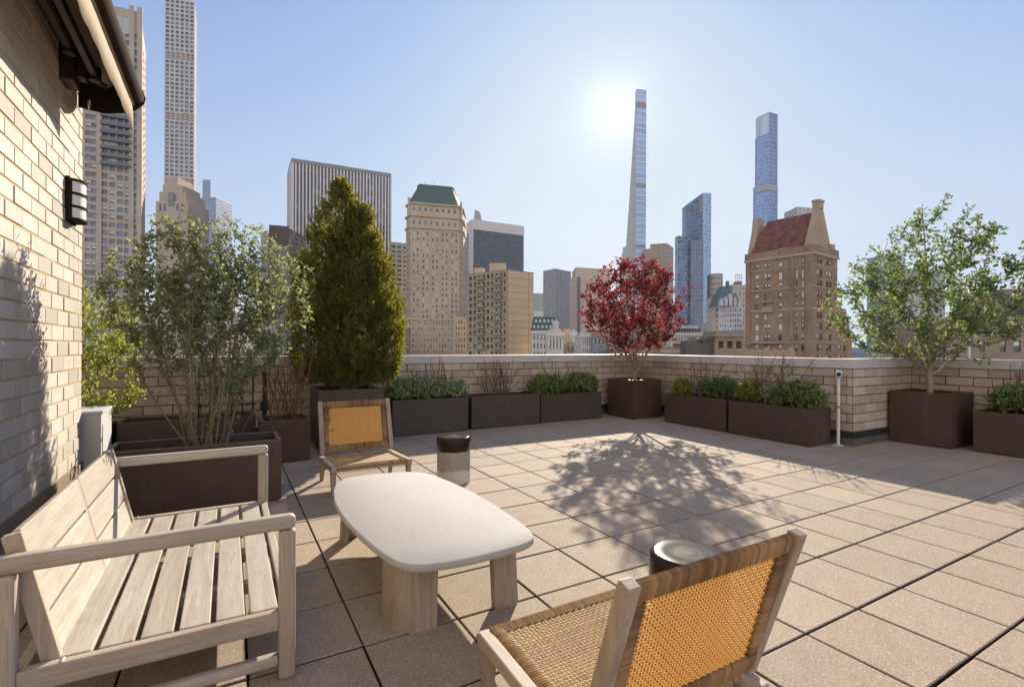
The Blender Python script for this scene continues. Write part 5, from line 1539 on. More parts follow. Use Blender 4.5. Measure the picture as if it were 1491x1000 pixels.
# --- blue tower with slanted top
def blue_slant():
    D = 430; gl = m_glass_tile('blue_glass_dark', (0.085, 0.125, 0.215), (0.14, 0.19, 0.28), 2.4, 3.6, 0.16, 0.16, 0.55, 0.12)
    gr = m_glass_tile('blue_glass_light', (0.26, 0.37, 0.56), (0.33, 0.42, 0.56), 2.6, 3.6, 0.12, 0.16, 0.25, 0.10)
    t = thing('glass_tower', 'blue glass tower with a slanted top, right of the maple crown', 'building', P(1022, D)); t.location.z = GZ
    A, B, C = P(998, D + 14), P(1022.5, D), P(1034.8, D + 10); D_ = add(add(C, A), B, -1)
    zl, zm, zr = Z(998, 292, D), Z(1022, 281, D), Z(1034, 276, D)
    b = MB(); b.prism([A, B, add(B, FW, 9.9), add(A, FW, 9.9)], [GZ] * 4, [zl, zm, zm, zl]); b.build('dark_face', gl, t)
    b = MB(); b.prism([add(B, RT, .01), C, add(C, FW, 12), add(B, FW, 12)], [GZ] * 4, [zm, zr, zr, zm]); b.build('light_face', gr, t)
    b = MB(); a, c = P(986, D - 2), P(1005, D + 2); b.prism([a, c, add(c, FW, 7), add(a, FW, 7)], GZ, Z(994, 344, D)); b.build('low_mass', gl, t)
    b = MB(); a, c = P(1005.1, D - 1), P(1023.5, D - 3.5); b.prism([a, c, add(c, FW, 4), add(a, FW, 4)], GZ, Z(1012, 350, D)); b.build('front_mass', m_glass_tile('slate_stripe_glass', (0.075, 0.095, 0.15), (0.15, 0.17, 0.23), 1.8, 3.6, 0.3, 0.1, 0.4), t)
    b = MB(); a, c = P(1013, D - 0.2), P(1034.5, D + 9); 
    b.prism([add(P(1017, D + 3), FW, -1.2), add(P(1022.5, D), FW, -.6), add(P(1022.5, D), FW, -.3), add(P(1017, D + 3), FW, -.8)], [zm - 17] * 4, [zm - 3.5, zm - 1.5, zm - 1.5, zm - 3.5]); b.build('crown_panel', plain('crown_bronze', (0.23, 0.20, 0.20), 0.5), t)
blue_slant()

# --- tallest blue tower
def blue_tall():
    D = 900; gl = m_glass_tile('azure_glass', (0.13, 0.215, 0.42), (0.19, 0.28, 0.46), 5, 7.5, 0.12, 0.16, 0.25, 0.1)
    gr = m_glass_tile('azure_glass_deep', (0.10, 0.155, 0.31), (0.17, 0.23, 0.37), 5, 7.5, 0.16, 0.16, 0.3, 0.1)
    t = thing('glass_tower', 'tallest blue glass tower rising behind the red roofed apartment house', 'building', P(1117, D)); t.location.z = GZ
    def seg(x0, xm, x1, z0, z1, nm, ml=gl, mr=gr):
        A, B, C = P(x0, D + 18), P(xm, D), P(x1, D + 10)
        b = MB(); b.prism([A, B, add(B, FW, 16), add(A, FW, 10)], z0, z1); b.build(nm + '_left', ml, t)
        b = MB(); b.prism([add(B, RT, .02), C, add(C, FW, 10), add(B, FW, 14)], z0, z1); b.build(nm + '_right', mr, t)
    zt, za, zb, zc = Z(1117, 163, D), Z(1117, 194, D), Z(1117, 267, D), Z(1117, 277, D)
    crown = m_glass_tile('crown_fins', (0.33, 0.38, 0.47), (0.42, 0.46, 0.54), 4, 60, 0.4, 0.0)
    seg(1103, 1118.5, 1131, za + .02, zt, 'crown', crown, gr); seg(1102, 1118.5, 1131, zb + .02, za, 'upper_shaft'); seg(1099.5, 1118.5, 1131.5, GZ, zb, 'lower_shaft')
    b = MB(); A, B, C = P(1099.3, D + 16), P(1118.5, D - 2), P(1131.7, D + 8); b.prism([A, B, C, add(C, FW, .5), add(B, FW, .9), add(A, FW, .5)], zc, zb - 1.5); b.build('mechanical_band', plain('grey_louvre', (0.26, 0.26, 0.28), 0.6), t)
blue_tall()

# --- red roofed apartment house
def red_house():
    C0 = P(1183, 130); L0 = P(1086, 144.7)
    e1 = unit(np.array(sub(L0, C0))); L1 = math.hypot(*sub(L0, C0)); e2 = np.array((-e1[1], e1[0]))
    if e2 @ np.array((RT.x, RT.y)) < 0: e2 = -e2
    W2 = 14.6; R0 = add(C0, e2, W2)
    zt = Z(1183, 361, 130)
    br = NT('russet_brick'); cc = br.coord(); c = br.mix(br.ramp(br.noise(cc, 0.22, 7, .65), [(.35, (0, 0, 0)), (.65, (1, 1, 1))]), (0.215, 0.135, 0.090), (0.345, 0.240, 0.165)); c = br.mix(br.math('MULTIPLY', br.ramp(br.noise(br.coord('Object', (.8, .8, .06)), 1.0, 5), [(.45, (0, 0, 0)), (.75, (1, 1, 1))]), .5), c, (0.15, 0.085, 0.05))
    c = br.mix(br.math('MULTIPLY', br.noise(cc, 3.0, 3), .3), c, (0.21, 0.12, 0.07)); br.set(c, 0.9, spec=0.2); br = br.mat
    bs = stone('brown_trim_stone', (0.40, 0.285, 0.195), (0.29, 0.20, 0.135)); 
    bd = Bld('apartment_house', 'russet brick apartment house with a steep red tiled roof and chimneys', 'building', C0)
    def zr(crop): return Z(1170, 290 + crop / 4.258, 132)
    rows = [(zr(c_ + h / 2), zr(c_ - h / 2)) for c_, h in ((385, 26), (460, 50), (520, 34), (588, 38), (652, 38), (720, 36), (788, 38), (855, 40), (922, 40), (990, 40), (1058, 40), (1126, 40))]
    rows = rows[::-1]; n = len(rows)
    cp = cols_px(L0, C0, [(1099, 1104.5), (1112, 1116), (1116.8, 1121), (1133, 1138.5), (1158, 1161), (1166.5, 1170), (1171, 1174.5)])
    bd.facade(L0, C0, GZ, zt, cp, rows, 0.3, 'bnwbd', skip=lambda r, c: (n - 1 - r in (0,) and c in (4,)) or (n - 1 - r in (3, 4, 5) and c == 2))
    cq = cols_px(C0, R0, [(1189.5, 1192.5), (1193.6, 1197), (1202.5, 1205.8), (1207, 1210.5)])
    bd.facade(C0, R0, GZ, zt, cq, rows, 0.3, 'bndd')
    bkp = [R0, add(R0, e1, L1), L0]
    m_ = MB(); m_.prism(bkp, GZ, zt); bd.part('rear_wall', m_, br)
    m_ = MB(); m_.prism([L0, C0, R0, add(R0, e1, L1)], zt + .01, zt + .2); bd.part('flat_roof', m_, M_roof)
    o1, o2 = -e2, -e1     # outward of left face, outward of right face
    def band(z0, z1, k, nm='string_course', mat=bs):
        m_ = MB(); a, b_, c_ = add(add(L0, o1, k), e1, k), add(add(C0, o1, k), o2, k), add(add(R0, o2, k), e2, k)
        m_.prism([a, b_, add(C0, (0, 0)), add(L0, (0, 0))], z0, z1); m_.prism([add(b_, e2, .002), c_, R0, add(C0, e2, .002)], z0, z1); bd.part(nm, m_, mat)
    band(zt - 1.6, zt - 0.9, 0.45, 'cornice'); band(zt - 0.88, zt + 0.9, 0.3, 'parapet', br); band(zr(685), zr(672), 0.18); band(zr(548), zr(540), 0.25); band(zr(890), zr(882), 0.15)
    band(zr(440) + 1.1, zr(440) + 1.4, 0.1)
    # corner piers
    for (p, w) in ((add(C0, e1, 0.9), 0.9), (add(C0, e1, 5.2), 0.5), (add(L0, e1, -0.7), 0.7)):
        m_ = MB(); m_.prism([add(add(p, e1, w), o1, .3), add(add(p, e1, -w), o1, .3), add(p, e1, -w), add(p, e1, w)], GZ, zt - 1.62); bd.part('pier', m_, br)
    # balcony with brackets, grey awning ledge
    m_ = MB(); a0 = along(L0, C0, 1112); a1 = along(L0, C0, 1127); u = unit(np.array(sub(C0, L0))); p0, p1 = add(L0, u, a0), add(L0, u, a1)
    m_.prism([add(p0, o1, 1.1), add(p1, o1, 1.1), add(p1, o1, .02), add(p0, o1, .02)], zr(690), zr(684)); m_.prism([add(p0, o1, 1.1), add(p1, o1, 1.1), add(p1, o1, 1.0), add(p0, o1, 1.0)], zr(683.9), zr(655)); bd.part('balcony', m_, bs)
    m_ = MB(); m_.prism([add(p0, o1, .9), add(p1, o1, .9), add(p1, o1, .02), add(p0, o1, .02)], zr(624), zr(618)); bd.part('balcony_hood', m_, bs)
    m_ = MB(); a0 = along(L0, C0, 1094); a1 = along(L0, C0, 1141); p0, p1 = add(L0, u, a0), add(L0, u, a1)
    m_.prism([add(p0, o1, 2.2), add(p1, o1, 2.2), add(p1, o1, .2), add(p0, o1, .2)], zr(893), zr(887)); bd.part('glass_canopy', m_, plain('canopy_grey', (0.24, 0.26, 0.30), 0.4))
    # tiled roof
    def rp(a, b_, z): q_ = add(add(C0, e1, a), e2, b_); return (q_[0], q_[1], z)
    ze, zg = zt + 1.1, Z(1183, 309, 136.7)
    a0, a1, b0, bm, b1 = 2.6, 17.6, 1.3, 7.4, 13.3
    rt = NT('red_roof_tiles'); cc = rt.coord(); c = rt.mix(rt.ramp(rt.noise(cc, 0.55, 7, .72), [(.36, (0, 0, 0)), (.64, (1, 1, 1))]), (0.075, 0.022, 0.016), (0.25, 0.082, 0.052)); c = rt.mix(rt.math('MULTIPLY', rt.noise(cc, 6, 2), .4), c, (0.085, 0.022, 0.018)); rt.set(c, 0.8)
    m_ = MB(); m_.quad(rp(a1, b0, ze), rp(a0, b0, ze), rp(a0 + .1, bm, zg), rp(a1 - 2.0, bm, zg)); m_.quad(rp(a0, b1, ze), rp(a1, b1, ze), rp(a1 - 2.0, bm, zg), rp(a0 + .1, bm, zg)); 
    n0 = len(m_.v); m_.v += [rp(a1, b1, ze), rp(a1, b0, ze), rp(a1 - 2.0, bm, zg)]; m_.face((n0, n0 + 1, n0 + 2))
    bd.part('tiled_roof', m_, rt.mat)
    m_ = MB(); pr = [(0.6, zt + .2), (14.0, zt + .2), (13.2, ze + 2.5), (9.2, zg + 0.6), (5.8, zg + 0.6), (1.6, ze + 1.6)]
    def slab(mb, pr, x0, x1):
        n0 = len(mb.v); k = len(pr); mb.v += [rp(x0, b_, z) for b_, z in pr] + [rp(x1, b_, z) for b_, z in pr]
        mb.face([n0 + i for i in range(k)]); mb.face([n0 + k + i for i in reversed(range(k))])
        for i in range(k): j = (i + 1) % k; mb.face((n0 + j, n0 + i, n0 + k + i, n0 + k + j))
    slab(m_, pr, 1.4, 2.55); bd.part('gable_wall', m_, bs)
    m_ = MB(); slab(m_, [(6.2, zg + .62), (8.9, zg + .62), (8.9, zg + 2.4), (6.2, zg + 2.4)], 1.2, 2.9); bd.part('chimney', m_, bs)
    m_ = MB(); slab(m_, [(6.0, zg + 2.41), (9.1, zg + 2.41), (9.1, zg + 3.0), (6.0, zg + 3.0)], 1.0, 3.1); bd.part('chimney_cap', m_, bs)
    m_ = MB(); slab(m_, [(2.0, zt + .2), (12, zt + .2), (9.4, zg - 3), (8.2, zg + 1.0), (5.2, zg + 1.0), (4.6, zg - 3)], a1 - .3, a1 + 1.4); bd.part('gable_wall', m_, bs)
    # dormer clutter along the eaves
    for a in np.linspace(3.5, 16.5, 9):
        m_ = MB(); w = 0.5 + 0.3 * rng.random(); slab(m_, [(0.75, zt + .2), (1.25, zt + .2), (1.25, zt + .9 + .5 * rng.random()), (0.75, zt + 1.0)], a - w, a + w); bd.part('eaves_block', m_, rng.choice([bs, Fr_w, br]))
    m_ = MB(); slab(m_, [(12.2, zt + .2), (14.2, zt + .2), (14.2, zt + 2.6), (12.2, zt + 2.6)], 0.4, 2.3); bd.part('corner_turret', m_, bs)
    bd.finish(br)
    w = Bld('apartment_wing', 'lower brick wing with a sloping shoulder right of the red roofed apartment house', 'building', R0)
    A = add(add(R0, e1, 0.02), e2, 0.01); B = P(1240.5, 141.5); z1, z2 = Z(1230, 452, 138), Z(1240, 498, 140)
    cols = cols_px(A, B, [(1221.5, 1224.5), (1228.5, 1231)])
    zz = [r for r in rows if r[1] < z2 - .3]
    w.facade(A, B, GZ, z2, cols, zz, 0.3, 'dnb')
    m_ = MB(); m_.prism([A, B, add(B, FW, 9), add(A, FW, 9)], [z2 + .01] * 4, [z1 + 1, z1 + .5, z1 + .5, z1 + 1], top_pts=[A, P(1231.5, 140.6), add(P(1231.5, 140.6), FW, 8), add(A, FW, 9)]); w.part('sloped_shoulder', m_, br)
    w.finish(br)
    t = thing('roof_terrace', 'low stone roof parapet in front of the red roofed apartment house', 'building', P(1078, 118)); t.location.z = GZ
    m_ = MB(); a, b_ = P(1078, 118), P(1158, 112); m_.prism([a, b_, add(b_, FW, 8), add(a, FW, 8)], GZ, Z(1120, 511, 115)); m_.build('wall', bs, t)
    for k in range(7):
        f = (k + .5) / 7; p = add(a, sub(b_, a), f); m_ = MB(); m_.prism([add(p, RT, -.55), add(p, RT, .55), add(add(p, RT, .55), FW, .8), add(add(p, RT, -.55), FW, .8)], Z(1120, 511, 115) + .01, Z(1120, 508 - (2.5 if k in (0, 3, 6) else 0), 115)); m_.build('merlon', bs, t)
red_house()
simple('office_block', 'grey rooftop block peeking over the red tiled roof beside the chimney', 'building', [(1160, 420), (1184, 424)], Z(1172, 301, 420), m_glass_tile('grey_top', (0.24, 0.24, 0.245), (0.35, 0.34, 0.335), 4, 3.5, 0.5, 0.4), 20)

# --- right of the blue tower: round tower, white hotel with teal roof, beige tower with roof sign
def plaza():
    t = thing('round_tower', 'round brown grey tower with window bands just right of the slanted blue tower', 'building', P(1042, 290)); t.location.z = GZ
    c = P(1043, 296); m_ = MB(); pts = [(c[0] + 3.4 * math.cos(2 * PI * k / 28), c[1] + 3.4 * math.sin(2 * PI * k / 28)) for k in range(28)]
    m_.prism(pts, GZ, Z(1043, 398, 293)); m_.build('drum', m_glass_tile('round_bands', (0.12, 0.105, 0.095), (0.34, 0.29, 0.235), 1.5, 3.3, 0.35, 0.5, 0.5), t, smooth=True)
    m_ = MB(); p, q_ = P(1035, 298), P(1041.5, 298); m_.prism([p, q_, add(q_, FW, 6), add(p, FW, 6)], GZ, Z(1038, 399, 298)); m_.build('shaft', plain('dark_brown_shaft', (0.13, 0.11, 0.10), 0.8), t)
    simple('apartment_block', 'narrow pale beige block in front of the round tower', 'building', [(1037.5, 262), (1048.5, 260)], Z(1043, 432, 260), m_glass_tile('beige_strip', (0.16, 0.14, 0.12), (0.46, 0.40, 0.33), 2.6, 3.1, 0.6, 0.5, 0.4), 9)
    bd = Bld('grand_hotel', 'ornate white hotel with dormers and a teal mansard roof left of the red roofed house', 'building', P(1047, 240))
    wt = stone('white_hotel_stone', (0.47, 0.45, 0.44), (0.36, 0.35, 0.35), streak=False)
    A, B = P(1046.5, 244), P(1081, 240); zt = Z(1064, 447, 242); L = math.hypot(B[0] - A[0], B[1] - A[1])
    bd.facade(A, B, GZ, zt, even(9, .3, L - .3, .42), floors(zt - .8, 2.5, 1.5, 11), .3, 'dmdb')
    m_ = MB(); b0 = [A, B, add(B, FW, 14), add(A, FW, 14)]; m_.prism(b0, zt + .01, zt + .5); bd.part('cornice', m_, wt)
    teal = plain('teal_slate', (0.085, 0.115, 0.12), 0.6, var=0.2, scale=0.5)
    m_ = MB(); m_.prism([add(A, FW, .5), add(B, FW, .5), add(B, FW, 13), add(A, FW, 13)], zt + .51, Z(1064, 428, 246), top_pts=[add(add(A, FW, 4), RT, 1.0), add(add(B, FW, 4), RT, -1.5), add(add(B, FW, 10), RT, -1.5), add(add(A, FW, 10), RT, 1.0)]); bd.part('mansard_roof', m_, teal)
    m_ = MB(); a, b_ = P(1048.5, 250), P(1066, 250); tp0, tp1 = P(1051, 254), P(1063, 254); m_.prism([a, b_, add(b_, FW, 9), add(a, FW, 9)], Z(1057, 431, 250), Z(1057, 416, 252), top_pts=[tp0, tp1, add(tp1, FW, 4), add(tp0, FW, 4)]); bd.part('tower_roof', m_, teal)
    m_ = MB(); a, b_ = P(1058.5, 253), P(1061.5, 253); m_.prism([a, b_, add(b_, FW, 2), add(a, FW, 2)], Z(1060, 420, 253), Z(1060, 409, 253)); bd.part('chimney', m_, teal)
    for px, py, hgt in ((1051, 440, 1.0), (1057.5, 437, 1.6), (1064, 432, 2.2), (1070.5, 437, 1.6), (1077, 440, 1.0)):
        m_ = MB(); a, b_ = P(px - 2.2, 240.4), P(px + 2.2, 240.4); zz = Z(px, py, 241); m_.prism([a, b_, add(b_, FW, 3), add(a, FW, 3)], zt + .51, zz); m_.prism([a, b_, add(b_, FW, 3), add(a, FW, 3)], zz + .005, zz + 1.6, top_pts=[P(px - .2, 240.5), P(px + .2, 240.5), add(P(px + .2, 240.5), FW, 2.6), add(P(px - .2, 240.5), FW, 2.6)]); bd.part('dormer', m_, wt)
    bd.finish(wt)
    t, q = simple('apartment_tower', 'beige tower with a rooftop sign frame touching the left of the red roofed house', 'building', [(1066.5, 270), (1086, 272)], Z(1076, 414, 270), m_glass_tile('beige_grid', (0.17, 0.15, 0.13), (0.40, 0.325, 0.25), 2.5, 3.1, 0.6, 0.5, 0.4), 14)
    m_ = MB(); a, b_ = P(1072, 273), P(1080, 273); m_.prism([a, b_, add(b_, FW, 4), add(a, FW, 4)], Z(1076, 414, 270) + .01, Z(1076, 410, 273)); m_.build('tank_house', M_roof, t)
    m_ = MB()
    for px in (1070.5, 1073.6, 1076.7, 1079.8): p = P(px, 272.5); m_.tube([(*p, Z(1076, 414, 270)), (*p, Z(1076, 399.5, 272))], 0.10, 4)
    for py in (400, 404, 408.5): a, b_ = P(1070, 272.5), P(1080.3, 272.5); m_.tube([(*a, Z(1076, py, 272)), (*b_, Z(1076, py, 272))], 0.14, 4)
    m_.build('sign_frame', plain('sign_steel', (0.12, 0.16, 0.22), 0.5), t)
plaza()

# --- low buildings across the avenue, seen just over the parapet
lime = stone('pale_limestone', (0.52, 0.48, 0.43), (0.40, 0.365, 0.325), scale=0.3)
def low_block(name, label, p0, p1, zpy, cols, nrows, pitch=3.2, wh=1.8, mat=None, depth=10, kinds='ddm', cornice=True, frac=.42):
    A, B = P(*p0), P(*p1); zt = Z((p0[0] + p1[0]) / 2, zpy, (p0[1] + p1[1]) / 2)
    bd = Bld(name, label, 'building', A); L = math.hypot(B[0] - A[0], B[1] - A[1]); mat = mat or lime
    bd.facade(A, B, GZ, zt, even(cols, .4, L - .4, frac), floors(zt - 1.3, pitch, wh, nrows), .3, kinds)
    m_ = MB(); m_.prism([add(B, FW, .7), add(B, FW, depth), add(A, FW, depth), add(A, FW, .7)], GZ, zt, 0, .5); bd.part('rear_wall', m_, mat)
    if cornice:
        m_ = MB(); m_.prism([add(add(A, FW, -.5), RT, -.3), add(add(B, FW, -.5), RT, .3), add(B, RT, .3), add(A, RT, -.3)], zt - .7, zt + .4); bd.part('cornice', m_, mat)
    bd.finish(mat)
    return bd, A, B, zt
dkgreen = plain('dark_green_slate', (0.045, 0.075, 0.066), 0.6, var=0.25, scale=0.4)
bd, A, B, zt = low_block('mansion', 'pale mansion with a dark green mansard roof full of dormers right of the tan block', (774, 190), (817, 192), 483, 8, 3, kinds='mmd')
m_ = MB(); m_.prism([A, B, add(B, FW, 12), add(A, FW, 12)], zt + .41, Z(790, 461, 192), top_pts=[add(add(A, FW, 2), RT, 1), add(add(B, FW, 2), RT, -1.5), add(add(B, FW, 10), RT, -1.5), add(add(A, FW, 10), RT, 1)]); bd.part('mansard_roof', m_, dkgreen)
for k in range(2):
    for j in range(6):
        m_ = MB(); f = (j + .6 + .5 * (k % 2)) / 7.2; p = add(add(A, sub(B, A), f), FW, .25 + .85 * k); z = zt + 1.4 + 2.3 * k; m_.prism([add(p, RT, -.38), add(p, RT, .38), add(add(p, RT, .38), FW, 1.5), add(add(p, RT, -.38), FW, 1.5)], z, z + 1.0); bd.part('dormer', m_, Fr_w)
m_ = MB(); a, b_ = P(777, 194), P(791, 194); m_.prism([a, b_, add(b_, FW, 5), add(a, FW, 5)], Z(790, 461, 192) + .02, Z(784, 453, 194)); bd.part('roof_plant', m_, Fr_w)
bd, A, B, zt = low_block('church', 'white church front with a domed lantern over tall paired windows', (797, 140), (820.5, 140), 486, 4, 2, 5.2, 3.0, frac=.34)
m_ = MB(); a, b_ = P(800, 141), P(817, 141); m_.prism([a, b_, add(b_, FW, 5), add(a, FW, 5)], zt + .41, Z(808, 479, 141)); bd.part('attic', m_, lime)
c = P(809, 143); z = Z(808, 479, 141); m_ = MB(); m_.lathe([(1.0, z + .01), (1.0, z + 1.3), (1.2, z + 1.35), (0.95, z + 1.8), (0.5, z + 2.3), (0.12, z + 2.5), (0.05, z + 3.4)], 14, c); bd.part('lantern', m_, lime, smooth=True)
simple('annex_block', 'small golden sunlit annex right of the white church front', 'building', [(821.5, 150), (830.5, 150)], Z(826, 479, 150), stone('sunlit_gold_render', (0.55, 0.42, 0.24), (0.45, 0.33, 0.18)), 6, part='wall')  # the sun's gold is put into the wall colour
t = thing('dome_kiosk', 'pale domed rooftop kiosk between the golden annex and the white town house', 'building', P(834, 140)); t.location.z = GZ
c = P(835, 142); z = Z(835, 490, 140); m_ = MB(); m_.lathe([(1.35, GZ), (1.35, z), (1.5, z + .1), (1.3, z + .9), (0.8, z + 1.5), (0.25, z + 1.8), (0.08, z + 2.5)], 18, c); m_.build('drum', lime, t, smooth=True)
brn = stone('brown_dormer_stone', (0.30, 0.225, 0.15), (0.19, 0.14, 0.09), scale=.5)
t = thing('gable_house', 'brown ornamental gable with an arched head, low over the parapet left of the maple', 'building', P(825, 110)); t.location.z = GZ
m_ = MB(); a, b_ = P(824, 110), P(837, 110); m_.prism([a, b_, add(b_, FW, 4), add(a, FW, 4)], GZ, Z(830, 503, 110)); m_.build('wall', brn, t)
n0 = 0; m_ = MB(); c = P(830.5, 110); pts = [(1.0 * math.cos(PI * k / 10), Z(830, 503, 110) + .01 + 1.0 * math.sin(PI * k / 10)) for k in range(11)]
m_.v += [(c[0] + RT.x * x, c[1] + RT.y * x, z) for x, z in pts] + [(c[0] + RT.x * x + FW.x, c[1] + RT.y * x + FW.y, z) for x, z in pts]
m_.face(list(range(11))); [m_.face((i, i + 11, i + 12, i + 1)) for i in range(10)]; m_.face([21 - i for i in range(11)]); m_.build('arched_head', brn, t)
for dx in (-.45, .45):
    m_ = MB(); p = add(c, RT, dx); m_.prism([add(add(p, RT, -.22), FW, -.06), add(add(p, RT, .22), FW, -.06), add(p, RT, .22), add(p, RT, -.22)], Z(830, 512, 110), Z(830, 504, 110)); m_.build('window', G_dark, t)
bd, A, B, zt = low_block('town_house', 'white town house with narrow windows left of the maple trunk', (845, 120), (863, 120), 487, 4, 3, 2.1, 1.2, frac=.3)
bd, A, B, zt = low_block('town_house', 'grey flat roofed house with a dark roof band behind the maple', (862.5, 118), (894, 122), 486, 5, 3, 3.0, 1.1, stone('grey_render', (0.30, 0.29, 0.285), (0.22, 0.215, 0.21)), frac=.3)
m_ = MB(); a, b_ = P(858, 124), P(890, 126); m_.prism([a, b_, add(b_, FW, 5), add(a, FW, 5)], Z(870, 487, 124), Z(870, 481, 124)); bd.part('roof_band', m_, Fr_d)
simple('annex_block', 'tan low penthouse behind the maple trunk', 'building', [(894, 112), (947, 112)], Z(905, 507, 112), brn, 8, part='wall')
t, q = simple('teal_house', 'low roof of teal copper right of the maple trunk', 'building', [(945, 126), (970, 126)], Z(957, 501, 126), plain('teal_copper', (0.12, 0.21, 0.20), 0.6, var=.2, scale=.5), 8, part='roof_block')
bd, A, B, zt = low_block('mansion', 'pale stone mansion with rows of small windows right of the maple', (976, 175), (1024, 178), 486, 14, 3, 3.6, 1.9, kinds='dmb', frac=.36)
m_ = MB(); a, b_ = P(982, 178), P(1019, 180); m_.prism([a, b_, add(b_, FW, 8), add(a, FW, 8)], zt + .41, Z(1000, 474, 178), top_pts=[add(a, RT, .6), add(b_, RT, -.6), add(b_, FW, 8), add(a, FW, 8)]); bd.part('attic', m_, lime)
for j in range(9):
    m_ = MB(); p = add(P(985, 177.9), sub(P(1017, 179.9), P(985, 177.9)), j / 8); m_.prism([add(add(p, RT, -.4), FW, -.1), add(add(p, RT, .4), FW, -.1), add(add(p, RT, .4), FW, 1), add(add(p, RT, -.4), FW, 1)], zt + .7, zt + 2.0); bd.part('attic_window', m_, G_dark)
dk = stone('sooty_stone', (0.13, 0.105, 0.085), (0.08, 0.065, 0.05), scale=.6)
t, q = simple('roof_house', 'sooty low roofs with a tall hood left of the arched pavilion', 'building', [(999, 96), (1046, 94)], Z(1020, 500, 95), dk, 8, part='wall')
for (a, b_, y) in ((1001, 1019, 496), (1023, 1041, 494), (1011, 1014, 490), (1030, 1036, 489)):
    m_ = MB(); p, q_ = P(a, 96), P(b_, 95.5); m_.prism([p, q_, add(q_, FW, 4), add(p, FW, 4)], Z(1020, 500, 95) + .01, Z(1020, y, 95)); m_.build('roof_hood', rng.choice([dk, M_roof]), t)
simple('terrace_block', 'low banded tan block at the parapet between maple and sooty roofs', 'building', [(961, 100), (1000, 99)], Z(980, 505, 100), m_glass_tile('tan_bands_low', (0.34, 0.25, 0.17), (0.17, 0.12, 0.085), 9, 1.0, .02, .25, .1, rough=.85, spec=.2), 6, part='wall')
def pavilion():
    D = 92; t = thing('arched_pavilion', 'brown stone rooftop pavilion with arched openings left of the red roofed house', 'building', P(1043, D)); t.location.z = GZ
    A, B = P(1042.5, D), P(1084, D - 2); zt = Z(1064, 484, D); u = unit(np.array(sub(B, A))); L = math.hypot(*sub(B, A)); n = (u[1], -u[0])
    m_ = MB(); m_.prism([add(A, FW, 1.2), add(B, FW, 1.2), add(B, FW, 6), add(A, FW, 6)], GZ, zt - .8); m_.build('wall', dk, t)
    m_ = MB(); m_.prism([add(A, n, .5), add(B, n, .5), add(B, FW, 6.5), add(A, FW, 6.5)], zt - .79, zt - .1); m_.build('cornice', brn, t)
    m_ = MB(); m_.prism([A, B, add(B, FW, 6), add(A, FW, 6)], zt - .09, zt + .25); m_.build('roof', M_roof, t)
    for k in range(4):
        f = L * (k / 3 * .94 + .03); p = add(A, u, f); m_ = MB(); m_.prism([add(p, u, -.25), add(p, u, .25), add(add(p, u, .25), FW, .6), add(add(p, u, -.25), FW, .6)], GZ, zt - 1.6); m_.build('column', brn, t)
    m_ = MB(); m_.prism([A, B, add(B, FW, .5), add(A, FW, .5)], zt - 1.59, zt - .8); m_.build('lintel', brn, t)
    m_ = MB(); m_.prism([add(A, n, .1), add(B, n, .1), add(B, FW, .5), add(A, FW, .5)], GZ, Z(1064, 507, D)); m_.build('low_wall', brn, t)
pavilion()

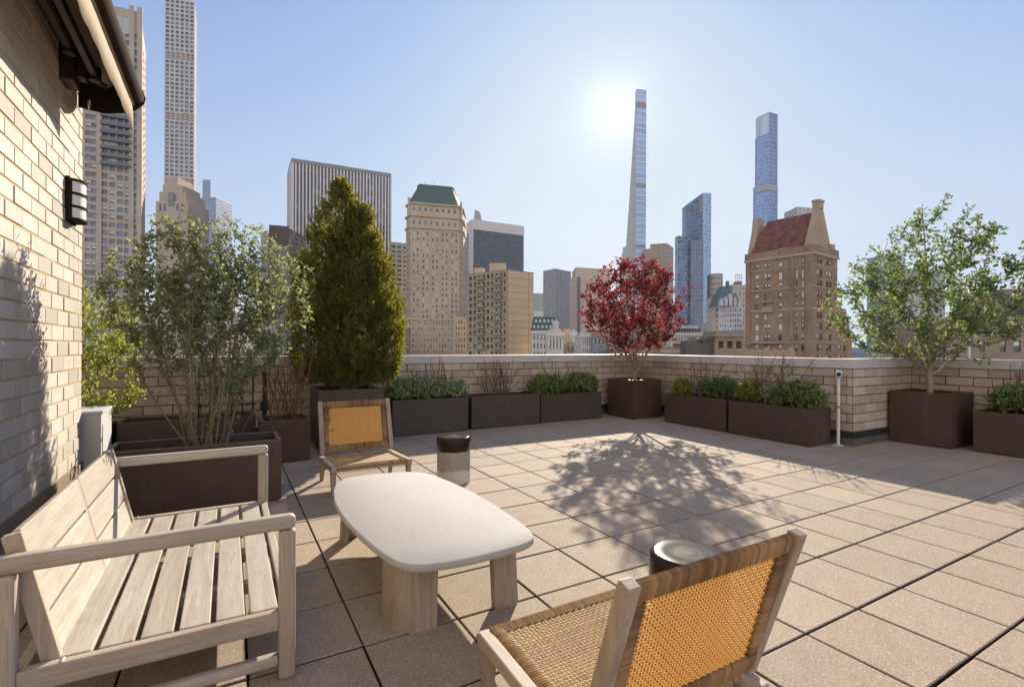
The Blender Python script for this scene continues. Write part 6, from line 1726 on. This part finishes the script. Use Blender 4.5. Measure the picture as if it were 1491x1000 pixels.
# --- right side, behind the birch
simple('glass_tower', 'blue grey glass tower seen through the birch branches', 'building', [(1262, 372), (1290, 360), (1318, 372)], Z(1290, 372, 360), m_glass_tile('steel_blue', (0.17, 0.24, 0.37), (0.27, 0.33, 0.42), 3, 3.6, .2, .25, .3))
simple('office_block', 'grey stepped block behind the birch crown', 'building', [(1318, 300), (1376, 306)], Z(1345, 392, 300), m_glass_tile('grey_step', (0.20, 0.22, 0.25), (0.33, 0.33, 0.34), 3, 3.4, .4, .4, .4), 25)
simple('office_block', 'low blue glass block over the parapet corner right of the brick wing', 'building', [(1238, 150), (1346, 154)], Z(1290, 506, 150), m_glass_tile('low_blue', (0.11, 0.15, 0.23), (0.20, 0.22, 0.27), 6, 3, .06, .3, .5), 8)
def brown_right():
    D = 62.0; st = stone('taupe_brick', (0.27, 0.20, 0.155), (0.19, 0.14, 0.105), scale=.4)
    bd = Bld('apartment_house', 'taupe brick house with four visible windows at the right edge behind the birch', 'building', P(1376, D))
    A, B = P(1376, D + 1), P(1540, D - 3); zt = Z(1450, 463, D)
    rows = [(Z(1460, 512, D), Z(1460, 496, D)), (Z(1460, 484, D), Z(1460, 471, D))]
    rows += [(r[0] - 3.3, r[1] - 3.3) for r in rows[:1]]
    bd.facade(A, B, GZ, zt, cols_px(A, B, [(1396, 1404), (1426, 1434), (1455.5, 1465), (1476, 1486.5), (1510, 1520)]), rows, .25, 'nmn')
    m_ = MB(); m_.prism([add(B, FW, .7), add(B, FW, 10), add(A, FW, 10), add(A, FW, .7)], GZ, zt, 0, .5); bd.part('rear_wall', m_, st)
    m_ = MB(); m_.prism([add(A, FW, -.25), add(B, FW, -.25), B, A], zt - .25, zt + .15); bd.part('cornice', m_, st)
    m_ = MB(); a, b_ = P(1428, D + 3), P(1540, D); m_.prism([a, b_, add(b_, FW, 6), add(a, FW, 6)], zt + .01, Z(1470, 441, D + 2), top_pts=[P(1441, D + 4), b_, add(b_, FW, 6), add(P(1441, D + 4), FW, 5)]); bd.part('dark_mansard', m_, plain('dark_slate', (0.05, 0.04, 0.036), .7, var=.3, scale=2))
    m_ = MB(); a, b_ = P(1462, D + 5), P(1540, D + 3); m_.prism([a, b_, add(b_, FW, 6), add(a, FW, 6)], Z(1470, 441, D + 2) + .01, Z(1480, 421, D + 5)); bd.part('penthouse', m_, st)
    m_ = MB()
    for k in range(12):
        p = P(1462 + k * 4, D + .4); m_.tube([(*p, zt + .15), (*p, zt + .95)], .02, 4)
    a, b_ = P(1460, D + .4), P(1510, D + .4); m_.tube([(*a, zt + .95), (*b_, zt + .95)], .025, 4); bd.part('railing', m_, Fr_d)
    bd.finish(st)
    t = thing('vent_pipe', 'pale vertical vent pipe left of the taupe brick house', 'pipe', P(1411, D - 3)); t.location.z = GZ
    p = P(1411, D - 3); m_ = MB(); m_.tube([(*p, GZ), (*p, Z(1411, 482, D))], .16, 10); m_.build('pipe', plain('pale_pipe', (.45, .42, .38), .5), t)
    m_ = MB(); m_.tube([(*p, Z(1411, 482, D) + .01), (*p, Z(1411, 480, D))], .22, 10); m_.build('cap', plain('pipe_cap', (.35, .33, .3), .5), t)
brown_right()

# --- hazy filler blocks of the far streets
far = [m_glass_tile('far_block_%d' % k, c, f, 3.2, 3.4, .5, .45, .35, blinds=.1) for k, (c, f) in enumerate((((0.15, 0.14, 0.135), (0.34, 0.29, 0.245)), ((0.14, 0.15, 0.17), (0.29, 0.29, 0.295)), ((0.13, 0.115, 0.10), (0.28, 0.225, 0.175))))]
FILL = [(118, 168, 462, 420, 'beige midrise low behind the yellow green shrub'), (168, 236, 452, 360, 'grey midrise low behind the left half of the shrub'), (262, 330, 470, 300, 'brown midrise low behind the shrub stems'),
        (330, 384, 455, 520, 'grey midrise low behind the right half of the shrub'), (384, 422, 478, 280, 'brown midrise low between shrub and arborvitae'), (520, 583, 474, 240, 'grey midrise low right of the arborvitae'),
        (815, 847, 470, 700, 'distant brown midrise over the domed kiosk'), (884, 912, 440, 620, 'distant grey midrise behind the left of the maple crown'), (905, 945, 462, 500, 'beige midrise behind the maple stems'),
        (960, 990, 455, 560, 'brown midrise behind the right of the maple crown'), (1022, 1038, 470, 330, 'grey midrise at the foot of the slanted blue tower')]
for i, (a, b_, y, D, lab) in enumerate(FILL):
    simple('midrise_block', lab, 'building', [(a, D), (b_, D + 6)], Z((a + b_) / 2, y, D), far[i % 3], 25, group='far midrise blocks')

# ------------------------------------------------------------------ air
hz_ = MB(); hz_.box(-1700, 2300, -1700, 2300, GZ - 2.0, 640)
hm = bpy.data.materials.new('haze_air'); hm.use_nodes = True
hn = hm.node_tree.nodes; hn.clear()
ho = hn.new('ShaderNodeOutputMaterial'); hv = hn.new('ShaderNodeVolumePrincipled')
hv.inputs['Density'].default_value = 0.00005; hv.inputs['Color'].default_value = (0.80, 0.87, 0.97, 1); hv.inputs['Anisotropy'].default_value = 0.3
hm.node_tree.links.new(hv.outputs[0], ho.inputs['Volume'])
tag(hz_.build('haze', hm), kind='stuff')
